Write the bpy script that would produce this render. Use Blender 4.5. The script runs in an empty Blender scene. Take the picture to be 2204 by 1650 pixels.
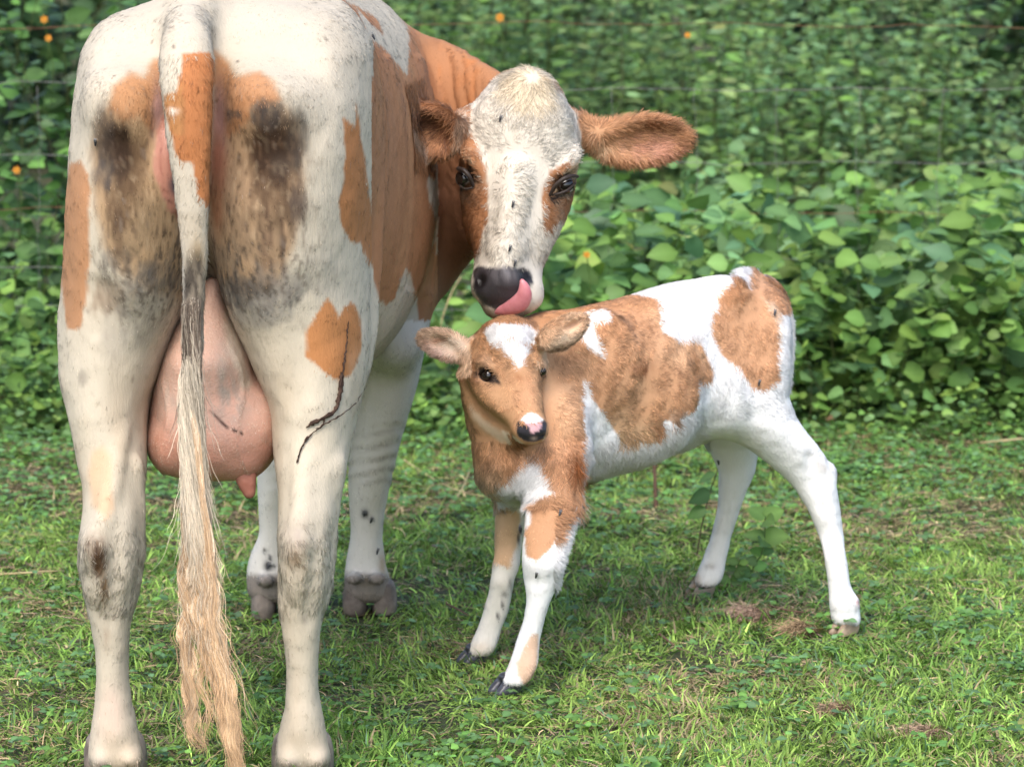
import bpy, math, random
import numpy as np

random.seed(7)
rng = np.random.default_rng(7)
C = bpy.context.scene.collection
SC = bpy.context.scene
R = math.radians
RES = 1.0            # voxel scale of the animal bodies (1 = final)
FUR = 1.0            # share of hair strands

# ------------------------------------------------------------------ camera
F_PX, CX, CY, CAM_H = 8300.0, 1102.0, 825.0, 1.8
PITCH = math.atan2(1323.0, 8300.0)
cam_data = bpy.data.cameras.new('camera')
cam_data.sensor_width = 36.0
cam_data.lens = F_PX / 2204.0 * 36.0
cam_data.clip_start = 0.1
cam_data.clip_end = 400.0
cam_data.dof.use_dof = True
cam_data.dof.focus_distance = 7.2
cam_data.dof.aperture_fstop = 6.6
cam = bpy.data.objects.new('camera', cam_data)
C.objects.link(cam)
cam.location = (0, 0, CAM_H)
cam.rotation_euler = (math.pi / 2 - PITCH, 0, 0)
SC.camera = cam

# ------------------------------------------------------------------ world, sun, exposure
SUN_EL, SUN_AZ = R(52), R(196)      # azimuth clockwise from +Y: behind the camera, a little left
w = bpy.data.worlds.new('World')
SC.world = w
w.use_nodes = True
nt = w.node_tree
bg = nt.nodes['Background']
sky = nt.nodes.new('ShaderNodeTexSky')
sky.sky_type = 'NISHITA'
sky.sun_disc = False
sky.sun_elevation = SUN_EL
sky.sun_rotation = SUN_AZ
sky.air_density = 1.0
sky.dust_density = 3.0
nt.links.new(sky.outputs[0], bg.inputs[0])
bg.inputs[1].default_value = 0.15
sun_d = bpy.data.lights.new('sun', 'SUN')
sun_d.energy = 1.15
sun_d.angle = R(32)
sun_d.color = (1.0, 0.97, 0.935)
sun = bpy.data.objects.new('sun', sun_d)
C.objects.link(sun)
sun.rotation_euler = (math.pi / 2 - SUN_EL, 0, math.pi - SUN_AZ)
SC.view_settings.view_transform = 'Standard'
SC.view_settings.look = 'None'
SC.view_settings.exposure = 1.16
SC.view_settings.gamma = 1.0
SC.render.engine = 'CYCLES'
SC.cycles.use_denoising = True
SC.cycles.max_bounces = 6
SC.cycles.diffuse_bounces = 3
SC.cycles.transparent_max_bounces = 4
SC.cycles.use_adaptive_sampling = True
SC.cycles.adaptive_threshold = 0.008
try:
    SC.cycles_curves.shape = 'RIBBONS'
    SC.cycles_curves.subdivisions = 2
except Exception:
    pass

# ------------------------------------------------------------------ photo <-> world
_cp, _sp = math.cos(PITCH), math.sin(PITCH)

def P(u, v, Y):
    """world point at depth Y seen at photo pixel u, v"""
    dx, du = u - CX, CY - v
    dy = du * _sp + F_PX * _cp
    dz = du * _cp - F_PX * _sp
    t = Y / dy
    return np.array([dx * t, Y, CAM_H + dz * t])

def G(u, v, z=0.0):
    dx, du = u - CX, CY - v
    dy = du * _sp + F_PX * _cp
    dz = du * _cp - F_PX * _sp
    t = (z - CAM_H) / dz
    return np.array([dx * t, dy * t, z])

def uv_of(p):
    p = np.asarray(p, dtype=float)
    x, y, z = p[..., 0], p[..., 1], p[..., 2] - CAM_H
    dep = y * _cp - z * _sp
    up = y * _sp + z * _cp
    return CX + F_PX * x / dep, CY - F_PX * up / dep

def mpp(Y):                         # metres per photo pixel at depth Y
    return Y / F_PX

# ------------------------------------------------------------------ linking, tagging
def tag(o, label=None, cat=None, group=None, kind=None):
    if label: o['label'] = label
    if cat: o['category'] = cat
    if group: o['group'] = group
    if kind: o['kind'] = kind
    return o

def empty(name, loc):
    o = bpy.data.objects.new(name, None)
    o.empty_display_size = 0.1
    C.objects.link(o)
    o.location = loc
    return o

def link(name, data, parent=None):
    o = bpy.data.objects.new(name, data)
    C.objects.link(o)
    if parent is not None:
        o.parent = parent
    return o

def np_mesh(name, verts, faces, smooth=True, mats=(), col=None, normals=None):
    """verts (N,3); faces (M,k) array of equal k"""
    me = bpy.data.meshes.new(name)
    verts = np.ascontiguousarray(verts, dtype=np.float32)
    faces = np.ascontiguousarray(faces, dtype=np.int32)
    m, k = faces.shape
    me.vertices.add(len(verts))
    me.vertices.foreach_set('co', verts.ravel())
    me.loops.add(m * k)
    me.loops.foreach_set('vertex_index', faces.ravel())
    me.polygons.add(m)
    me.polygons.foreach_set('loop_start', np.arange(0, m * k, k, dtype=np.int32))
    if smooth:
        me.polygons.foreach_set('use_smooth', np.ones(m, dtype=bool))
    me.update(calc_edges=True)
    if col is not None:
        a = me.attributes.new('col', 'FLOAT_COLOR', 'POINT')
        c4 = np.ones((len(verts), 4), dtype=np.float32)
        c4[:, :col.shape[1]] = col
        a.data.foreach_set('color', c4.ravel())
    for mt in mats:
        me.materials.append(mt)
    return me

# ------------------------------------------------------------------ noise
def _hash(ix, iy, iz, seed):
    h = (ix.astype(np.int64) * 374761393 + iy.astype(np.int64) * 668265263 + iz.astype(np.int64) * 2147483647 + seed * 974711) & 0xffffffff
    h = ((h ^ (h >> 13)) * 1274126177) & 0xffffffff
    h = (h ^ (h >> 16)) & 0xffffffff
    return h.astype(np.float64) / 4294967295.0 * 2 - 1

def vnoise(p, scale=1.0, seed=0):
    q = np.asarray(p, dtype=float) * scale
    i = np.floor(q).astype(np.int64)
    f = q - i
    f = f * f * (3 - 2 * f)
    r = 0
    for dx in (0, 1):
        wx = f[..., 0] if dx else 1 - f[..., 0]
        for dy in (0, 1):
            wy = f[..., 1] if dy else 1 - f[..., 1]
            for dz in (0, 1):
                wz = f[..., 2] if dz else 1 - f[..., 2]
                r = r + wx * wy * wz * _hash(i[..., 0] + dx, i[..., 1] + dy, i[..., 2] + dz, seed)
    return r

def fnoise(p, scale, seed=0, octv=3):
    r, a = 0, 1.0
    for o in range(octv):
        r = r + a * vnoise(p, scale * 2 ** o, seed + o * 17)
        a *= 0.55
    return r / 1.7

def sstep(a, b, x):
    t = np.clip((x - a) / (b - a), 0, 1)
    return t * t * (3 - 2 * t)

# ------------------------------------------------------------------ materials
def new_mat(name):
    m = bpy.data.materials.new(name)
    m.use_nodes = True
    n = m.node_tree
    return m, n, n.nodes['Principled BSDF']

def noise_node(n, scale, detail=4, rough=0.6, coord='Object', stretch=None):
    tc = n.nodes.new('ShaderNodeTexCoord')
    t = n.nodes.new('ShaderNodeTexNoise')
    t.inputs['Scale'].default_value = scale
    t.inputs['Detail'].default_value = detail
    t.inputs['Roughness'].default_value = rough
    if stretch:
        mp = n.nodes.new('ShaderNodeMapping')
        mp.inputs['Scale'].default_value = stretch
        n.links.new(tc.outputs[coord], mp.inputs[0])
        n.links.new(mp.outputs[0], t.inputs['Vector'])
    else:
        n.links.new(tc.outputs[coord], t.inputs['Vector'])
    return t

def bump(n, b, src, strength, dist):
    bn = n.nodes.new('ShaderNodeBump')
    bn.inputs['Strength'].default_value = strength
    bn.inputs['Distance'].default_value = dist
    n.links.new(src, bn.inputs['Height'])
    n.links.new(bn.outputs[0], b.inputs['Normal'])
    return bn

def mat_noise(name, c1, c2, scale=8, rough=0.7, bump_s=0.3, bump_d=0.005, bscale=60, spec=0.3, sss=0.0, stretch=None):
    m, n, b = new_mat(name)
    t = noise_node(n, scale, stretch=stretch)
    cr = n.nodes.new('ShaderNodeValToRGB')
    cr.color_ramp.elements[0].position = 0.35
    cr.color_ramp.elements[1].position = 0.65
    cr.color_ramp.elements[0].color = (*c1, 1)
    cr.color_ramp.elements[1].color = (*c2, 1)
    n.links.new(t.outputs[0], cr.inputs[0])
    n.links.new(cr.outputs[0], b.inputs['Base Color'])
    b.inputs['Roughness'].default_value = rough
    b.inputs['Specular IOR Level'].default_value = spec
    if sss:
        b.inputs['Subsurface Weight'].default_value = sss
        b.inputs['Subsurface Radius'].default_value = (0.02, 0.008, 0.005)
        b.inputs['Subsurface Scale'].default_value = 0.5
    t2 = noise_node(n, bscale, stretch=stretch)
    bump(n, b, t2.outputs[0], bump_s, bump_d)
    return m

def mat_attr(name, rough=0.7, spec=0.3, bump_s=0.0, bscale=80, transl=0.0, stretch=None, sss=0.0, gloss=False):
    """base colour from the mesh attribute 'col', varied a little by noise"""
    m, n, b = new_mat(name)
    at = n.nodes.new('ShaderNodeAttribute')
    at.attribute_name = 'col'
    src = at.outputs['Color']
    n.links.new(src, b.inputs['Base Color'])
    b.inputs['Roughness'].default_value = rough
    b.inputs['Specular IOR Level'].default_value = spec
    if gloss:                       # alpha 0 marks bare moist skin
        mr = n.nodes.new('ShaderNodeMapRange')
        mr.inputs['To Min'].default_value = .32
        mr.inputs['To Max'].default_value = rough
        n.links.new(at.outputs['Alpha'], mr.inputs['Value'])
        n.links.new(mr.outputs[0], b.inputs['Roughness'])
    if sss:
        b.inputs['Subsurface Weight'].default_value = sss
        b.inputs['Subsurface Radius'].default_value = (0.02, 0.008, 0.005)
        b.inputs['Subsurface Scale'].default_value = 0.4
    if bump_s:
        t2 = noise_node(n, bscale, stretch=stretch)
        bump(n, b, t2.outputs[0], bump_s, 0.004)
    if transl:
        tr = n.nodes.new('ShaderNodeBsdfTranslucent')
        n.links.new(src, tr.inputs['Color'])
        mx = n.nodes.new('ShaderNodeMixShader')
        mx.inputs[0].default_value = transl
        n.links.new(b.outputs[0], mx.inputs[1])
        n.links.new(tr.outputs[0], mx.inputs[2])
        n.links.new(mx.outputs[0], n.nodes['Material Output'].inputs['Surface'])
    return m
# ------------------------------------------------------------------ signed-distance modelling of the animals
def crom(xs, cols, m=200):
    """smooth (monotone-safe) resampling of rows over xs"""
    xs = np.asarray(xs, float)
    cols = np.asarray(cols, float)
    o = np.argsort(xs)
    xs, cols = xs[o], cols[o]
    xd = np.linspace(xs[0], xs[-1], m)
    out = np.stack([np.interp(xd, xs, cols[:, c]) for c in range(cols.shape[1])], 1)
    span = xs[-1] - xs[0]
    k = max(1, int(m * 0.5 * np.median(np.diff(xs)) / span))
    ker = np.hanning(2 * k + 3)[1:-1]
    ker /= ker.sum()
    pad = k
    for c in range(out.shape[1]):
        e0 = 2 * out[0, c] - out[1:pad + 1, c][::-1]
        e1 = 2 * out[-1, c] - out[-pad - 1:-1, c][::-1]
        out[:, c] = np.convolve(np.concatenate([e0, out[:, c], e1]), ker, 'valid')
    return xd, out

class Loft:
    """superellipse sections stacked along a world axis ('x','y','z');
    rows: (u, centre_a, centre_b, half_a, half_b)"""
    def __init__(s, axis, rows, n=2.2, k=0.03, cap=0.03, op='add', name=''):
        s.axis, s.n, s.k, s.cap, s.op, s.name = axis, n, k, cap, op, name
        rows = np.asarray(rows, float)
        s.u, s.t = crom(rows[:, 0], rows[:, 1:])
        s.t[:, 2:] = np.maximum(s.t[:, 2:], 0.004)
        ia = {'x': (0, 1, 2), 'y': (1, 0, 2), 'z': (2, 0, 1)}[axis]
        lo = np.zeros(3); hi = np.zeros(3)
        lo[ia[0]], hi[ia[0]] = s.u[0], s.u[-1]
        lo[ia[1]], hi[ia[1]] = (s.t[:, 0] - s.t[:, 2]).min(), (s.t[:, 0] + s.t[:, 2]).max()
        lo[ia[2]], hi[ia[2]] = (s.t[:, 1] - s.t[:, 3]).min(), (s.t[:, 1] + s.t[:, 3]).max()
        s.lo, s.hi, s.ia = lo, hi, ia
    def f(s, X, Y, Z):
        c = (X, Y, Z)
        U, A, B = c[s.ia[0]], c[s.ia[1]], c[s.ia[2]]
        ac, bc, wa, wb = (np.interp(U, s.u, s.t[:, j]) for j in range(4))
        d = (np.abs((A - ac) / wa) ** s.n + np.abs((B - bc) / wb) ** s.n) ** (1 / s.n)
        d = (d - 1) * np.minimum(wa, wb)
        e = np.maximum(s.u[0] - U, U - s.u[-1]) + 0 * d
        k = s.cap
        h = np.clip(0.5 - 0.5 * (d - e) / k, 0, 1)
        return d + (e - d) * h + k * h * (1 - h)

class Ell:
    def __init__(s, c, r, rot=None, k=0.03, op='add', name=''):
        s.c, s.r = np.asarray(c, float), np.asarray(r, float)
        s.M = np.eye(3) if rot is None else np.asarray(rot, float)   # rows = local axes in world
        s.k, s.op, s.name = k, op, name
        ext = np.sqrt(((s.M * s.r[:, None]) ** 2).sum(0))
        s.lo, s.hi = s.c - ext, s.c + ext
    def f(s, X, Y, Z):
        x, y, z = X - s.c[0], Y - s.c[1], Z - s.c[2]
        q = [s.M[i, 0] * x + s.M[i, 1] * y + s.M[i, 2] * z for i in range(3)]
        k0 = np.sqrt(sum((q[i] / s.r[i]) ** 2 for i in range(3))) + 1e-9
        k1 = np.sqrt(sum((q[i] / s.r[i] ** 2) ** 2 for i in range(3))) + 1e-9
        return k0 * (k0 - 1) / k1

class Tube:
    """round tube through points with radii; sc squeezes the world axes"""
    def __init__(s, pts, rad, k=0.02, op='add', name='', sc=(1, 1, 1), m=None):
        pts = np.asarray(pts, float)
        m = m or max(2, 4 * len(pts))
        d = np.r_[0, np.cumsum(np.linalg.norm(np.diff(pts, axis=0), axis=1))]
        _, t = crom(d, np.c_[pts, rad], m)
        t[0, :3], t[-1, :3] = pts[0], pts[-1]
        s.p, s.r, s.sc = t[:, :3], np.maximum(t[:, 3], 0.001), np.asarray(sc, float)
        s.k, s.op, s.name = k, op, name
        s.lo = (s.p - s.r[:, None] * s.sc).min(0)
        s.hi = (s.p + s.r[:, None] * s.sc).max(0)
    def f(s, X, Y, Z):
        best = None
        sx, sy, sz = 1 / s.sc
        for i in range(len(s.p) - 1):
            a, b = s.p[i] / s.sc, s.p[i + 1] / s.sc
            ab = b - a
            L = (ab ** 2).sum() + 1e-12
            x, y, z = X * sx - a[0], Y * sy - a[1], Z * sz - a[2]
            t = np.clip((x * ab[0] + y * ab[1] + z * ab[2]) / L, 0, 1)
            d = np.sqrt((x - t * ab[0]) ** 2 + (y - t * ab[1]) ** 2 + (z - t * ab[2]) ** 2) - (s.r[i] + t * (s.r[i + 1] - s.r[i]))
            best = d if best is None else np.minimum(best, d)
        return best * s.sc.min()

def sdf_mesh(prims, h, smooth=2):
    lo = np.min([p.lo for p in prims if p.op == 'add'], 0) - 4 * h
    hi = np.max([p.hi for p in prims if p.op == 'add'], 0) + 4 * h
    n = np.ceil((hi - lo) / h).astype(int) + 1
    ax = [(lo[i] + h * np.arange(n[i])).astype(np.float32) for i in range(3)]
    Fd = np.full(n, 0.5, dtype=np.float32)
    for p in prims:
        m = p.k + 3 * h
        a = np.clip(np.floor((p.lo - m - lo) / h).astype(int), 0, n - 1)
        b = np.clip(np.ceil((p.hi + m - lo) / h).astype(int) + 1, 1, n)
        if np.any(b <= a): continue
        sl = tuple(slice(a[i], b[i]) for i in range(3))
        d = p.f(ax[0][sl[0]][:, None, None], ax[1][sl[1]][None, :, None], ax[2][sl[2]][None, None, :]).astype(np.float32)
        g = Fd[sl]
        k = p.k
        if p.op == 'add':
            hh = np.clip(0.5 + 0.5 * (g - d) / k, 0, 1)
            Fd[sl] = g + (d - g) * hh - k * hh * (1 - hh)
        else:                       # smooth subtraction
            dd = -d
            hh = np.clip(0.5 - 0.5 * (g - dd) / k, 0, 1)
            Fd[sl] = g + (dd - g) * hh + k * hh * (1 - hh)
    # surface nets
    ins = Fd < 0
    c = [ins[i:n[0] - 1 + i, j:n[1] - 1 + j, l:n[2] - 1 + l] for i in (0, 1) for j in (0, 1) for l in (0, 1)]
    anyv = np.logical_or.reduce(c)
    allv = np.logical_and.reduce(c)
    cell = np.argwhere(anyv & ~allv)
    idx = np.full(n - 1, -1, dtype=np.int32)
    idx[cell[:, 0], cell[:, 1], cell[:, 2]] = np.arange(len(cell))
    V = {}
    for i in (0, 1):
        for j in (0, 1):
            for l in (0, 1):
                V[i, j, l] = Fd[cell[:, 0] + i, cell[:, 1] + j, cell[:, 2] + l]
    acc = np.zeros((len(cell), 3)); cnt = np.zeros(len(cell))
    for A, va in V.items():
        for axn in range(3):
            if A[axn] == 1: continue
            B = list(A); B[axn] = 1; B = tuple(B)
            vb = V[B]
            cr = (va < 0) != (vb < 0)
            t = np.where(cr, va / np.where(cr, va - vb, 1), 0)
            q = np.tile(np.array(A, float), (len(cell), 1))
            q[:, axn] += t
            acc += q * cr[:, None]; cnt += cr
    verts = lo + h * (cell + acc / np.maximum(cnt, 1)[:, None])
    faces = []
    for axn in range(3):
        s0 = [slice(None)] * 3; s1 = [slice(None)] * 3
        s0[axn] = slice(0, -1); s1[axn] = slice(1, None)
        e = ins[tuple(s0)] != ins[tuple(s1)]
        ed = np.argwhere(e)
        o1, o2 = [(1, 2), (2, 0), (0, 1)][axn]
        ed = ed[(ed[:, o1] > 0) & (ed[:, o2] > 0) & (ed[:, o1] < n[o1] - 1) & (ed[:, o2] < n[o2] - 1)]
        flip = ins[ed[:, 0], ed[:, 1], ed[:, 2]]
        q = []
        for (a_, b_) in ((1, 1), (0, 1), (0, 0), (1, 0)):
            e2 = ed.copy(); e2[:, o1] -= a_; e2[:, o2] -= b_
            q.append(idx[e2[:, 0], e2[:, 1], e2[:, 2]])
        q = np.stack(q, 1)
        q[~flip] = q[~flip][:, ::-1]
        faces.append(q)
    faces = np.concatenate(faces)
    faces = faces[(faces >= 0).all(1)]
    verts = relax(verts, faces, smooth)
    # keep the largest connected piece only
    lab = np.arange(len(verts))
    for _ in range(400):
        m_ = lab[faces].min(1)
        new = lab.copy()
        for c4 in range(4):
            np.minimum.at(new, faces[:, c4], m_)
        new = new[new]
        if (new == lab).all(): break
        lab = new
    big = np.bincount(lab).argmax()
    keep = lab == big
    remap = np.cumsum(keep) - 1
    faces = remap[faces[keep[faces[:, 0]]]]
    return verts[keep], faces

def relax(v, f, it, lam=0.5):
    for _ in range(it):
        acc = np.zeros_like(v); cnt = np.zeros(len(v))
        for a in range(4):
            b = (a + 1) % 4
            for s_, t_ in ((a, b), (b, a)):
                for d in range(3):
                    acc[:, d] += np.bincount(f[:, s_], v[f[:, t_], d], minlength=len(v))
                cnt += np.bincount(f[:, s_], minlength=len(v))
        v = v + lam * (acc / np.maximum(cnt, 1)[:, None] - v)
    return v

def vnormals(v, f):
    a = v[f[:, 2]] - v[f[:, 0]]
    b = v[f[:, 3]] - v[f[:, 1]]
    fn = np.cross(a, b)
    n = np.zeros_like(v)
    for i in range(4):
        for d in range(3):
            n[:, d] += np.bincount(f[:, i], fn[:, d], minlength=len(v))
    return n / (np.linalg.norm(n, axis=1)[:, None] + 1e-12)

# rows given in photo pixels -> world rows
def LZ(rows, **kw):      # rows: (v, uL, uR, Yc, half_depth)
    out = []
    for v, l, r, Y, wy in rows:
        a, b = P(l, v, Y), P(r, v, Y)
        out.append((a[2], (a[0] + b[0]) / 2, Y, (b[0] - a[0]) / 2, wy))
    return Loft('z', out, **kw)

def LX(rows, **kw):      # rows: (u, vTop, vBot, Yc, half_depth)
    out = []
    for u, t, b_, Y, wy in rows:
        a, b = P(u, t, Y), P(u, b_, Y)
        out.append((a[0], Y, (a[2] + b[2]) / 2, wy, (a[2] - b[2]) / 2))
    return Loft('x', out, **kw)

def E(u, v, Y, ru, rv, ry, ang=0, yaw=0, tilt=0, **kw):
    """ellipsoid: radii ru, rv in photo pixels, ry in metres; ang rotates in the picture plane (deg, ccw)"""
    s = mpp(Y)
    a, y, t = R(ang), R(yaw), R(tilt)
    Rz = np.array([[math.cos(y), -math.sin(y), 0], [math.sin(y), math.cos(y), 0], [0, 0, 1]])
    Ry_ = np.array([[math.cos(a), 0, -math.sin(a)], [0, 1, 0], [math.sin(a), 0, math.cos(a)]])
    Rx = np.array([[1, 0, 0], [0, math.cos(t), -math.sin(t)], [0, math.sin(t), math.cos(t)]])
    M = (Rz @ Rx @ Ry_).T
    return Ell(P(u, v, Y), (ru * s, ry, rv * s), rot=M, **kw)

def T(pts, **kw):        # pts: (u, v, Y, r_px)
    return Tube([P(a, b, c) for a, b, c, d in pts], [d * mpp(c) for a, b, c, d in pts], **kw)

# ------------------------------------------------------------------ painting coats
def poly_dist(u, v, poly):
    """signed distance in photo pixels, negative inside"""
    poly = np.asarray(poly, float)
    d = np.full(u.shape, 1e9)
    ins = np.zeros(u.shape, bool)
    n = len(poly)
    for i in range(n):
        ax_, ay = poly[i]; bx, by = poly[(i + 1) % n]
        ex, ey = bx - ax_, by - ay
        wx, wy = u - ax_, v - ay
        t = np.clip((wx * ex + wy * ey) / (ex * ex + ey * ey + 1e-9), 0, 1)
        d = np.minimum(d, (wx - t * ex) ** 2 + (wy - t * ey) ** 2)
        c = ((ay > v) != (by > v)) & (u < (bx - ax_) * (v - ay) / (by - ay + 1e-9) + ax_)
        ins ^= c
    d = np.sqrt(d)
    return np.where(ins, -d, d)

class Paint:
    def __init__(s, p, base):
        s.p = p
        s.u, s.v = uv_of(p)
        s.c = np.tile(np.array(base, float), (len(p), 1))
        s.bare = np.zeros(len(p))
        s.dither = None
        s.jag = fnoise(p, 60, 3) * 4 + fnoise(p, 18, 5) * 5
    def mix(s, m, col, bare=None):
        m = np.clip(m, 0, 1)
        s.c += (np.array(col) - s.c) * m[:, None]
        if bare is not None:
            s.bare = np.maximum(s.bare, m) if bare else s.bare * (1 - m)
    def poly(s, pts, col, soft=3, where=None, bare=None, amt=1.0, jag=1.0):
        d = poly_dist(s.u, s.v, pts) + s.jag * jag
        m = amt * sstep(soft, -soft, d)
        if where is not None: m = m * where
        s.mix(m, col, bare)
    def blob(s, u, v, ru, rv, col, amt=1.0, where=None, grain=0.5, gs=(90, 90, 25), bare=None, power=2, ang=0, crisp=0):
        a = R(ang); du, dv = s.u - u, s.v - v
        x = du * math.cos(a) + dv * math.sin(a); y = -du * math.sin(a) + dv * math.cos(a)
        r = (np.abs(x / ru) ** power + np.abs(y / rv) ** power)
        g = vnoise(s.p * np.array(gs), 1.0, 11) * 0.6 + vnoise(s.p * np.array(gs) * 2.3, 1.0, 12) * 0.4
        m = amt * np.exp(-r) * (1 + grain * g * 1.6)
        if crisp:
            m = m * (1 - crisp) + crisp * amt * sstep(.22, .62, np.exp(-r) + .42 * grain * g + .012 * s.jag)
        if s.dither is not None:          # each hair is either soiled or clean
            m = np.clip(m, 0, 1) * .35 + .65 * sstep(-.16, .16, np.clip(m, 0, 1) - s.dither)
        if where is not None: m = m * where
        s.mix(m, col, bare)

# ------------------------------------------------------------------ hair strands
def hair_object(name, strands, radii, col, nrm, mat, parent, base):
    """strands (N,K,3), radii (N,K), col (N,3), nrm (N,3)"""
    N, K = strands.shape[:2]
    cu = bpy.data.hair_curves.new(name)
    cu.add_curves([K] * N)
    pos = np.ascontiguousarray((strands - base).reshape(-1, 3), dtype=np.float32)
    cu.attributes['position'].data.foreach_set('vector', pos.ravel())
    ra = cu.attributes.get('radius') or cu.attributes.new('radius', 'FLOAT', 'POINT')
    ra.data.foreach_set('value', np.ascontiguousarray(radii, dtype=np.float32).ravel())
    ca = cu.attributes.new('col', 'FLOAT_COLOR', 'CURVE')
    c4 = np.ones((N, 4), dtype=np.float32); c4[:, :3] = np.clip(col, 0, 1)
    ca.data.foreach_set('color', c4.ravel())
    na = cu.attributes.new('nrm', 'FLOAT_VECTOR', 'CURVE')
    na.data.foreach_set('vector', np.ascontiguousarray(nrm, dtype=np.float32).ravel())
    cu.materials.append(mat)
    return link(name, cu, parent)

def hair_mat(name, rough=0.6, spec=0.25):
    m, n, b = new_mat(name)
    at = n.nodes.new('ShaderNodeAttribute'); at.attribute_name = 'col'
    an = n.nodes.new('ShaderNodeAttribute'); an.attribute_name = 'nrm'
    n.links.new(at.outputs['Color'], b.inputs['Base Color'])
    n.links.new(an.outputs['Vector'], b.inputs['Normal'])
    b.inputs['Roughness'].default_value = rough
    b.inputs['Specular IOR Level'].default_value = spec
    return m

def sample_surface(v, f, n, vn, weight=None):
    tri = np.concatenate([f[:, [0, 1, 2]], f[:, [0, 2, 3]]])
    a, b, c = v[tri[:, 0]], v[tri[:, 1]], v[tri[:, 2]]
    ar = np.linalg.norm(np.cross(b - a, c - a), axis=1)
    if weight is not None:
        ar = ar * weight[tri].mean(1)
    cdf = np.cumsum(ar); cdf /= cdf[-1]
    i = np.searchsorted(cdf, rng.random(n))
    r1, r2 = rng.random(n), rng.random(n)
    s1 = np.sqrt(r1)
    w0, w1, w2 = 1 - s1, s1 * (1 - r2), s1 * r2
    p = a[i] * w0[:, None] + b[i] * w1[:, None] + c[i] * w2[:, None]
    nn = vn[tri[i, 0]] * w0[:, None] + vn[tri[i, 1]] * w1[:, None] + vn[tri[i, 2]] * w2[:, None]
    return p, nn / (np.linalg.norm(nn, axis=1)[:, None] + 1e-9)

def fur_strands(p, n, comb, length, lift, curl, K=4, jit=0.25):
    """p,n roots; comb (N,3) lay direction; length, lift, curl (N,)"""
    N = len(p)
    t = comb - (comb * n).sum(1)[:, None] * n
    t /= np.linalg.norm(t, axis=1)[:, None] + 1e-6
    b = np.cross(n, t)
    ja = rng.normal(0, jit, N)
    t = t * np.cos(ja)[:, None] + b * np.sin(ja)[:, None]
    out = np.zeros((N, K, 3))
    cur = p - n * 0.0015
    out[:, 0] = cur
    ph = rng.uniform(-1, 1, N)
    for k in range(1, K):
        s = k / (K - 1)
        lf = lift * (1.35 - 0.9 * s)
        d = t * np.cos(lf)[:, None] + n * np.sin(lf)[:, None] + b * (curl * ph * (s * 1.6 - 0.4))[:, None]
        d /= np.linalg.norm(d, axis=1)[:, None]
        cur = cur + d * (length / (K - 1))[:, None]
        out[:, k] = cur
    return out
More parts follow.
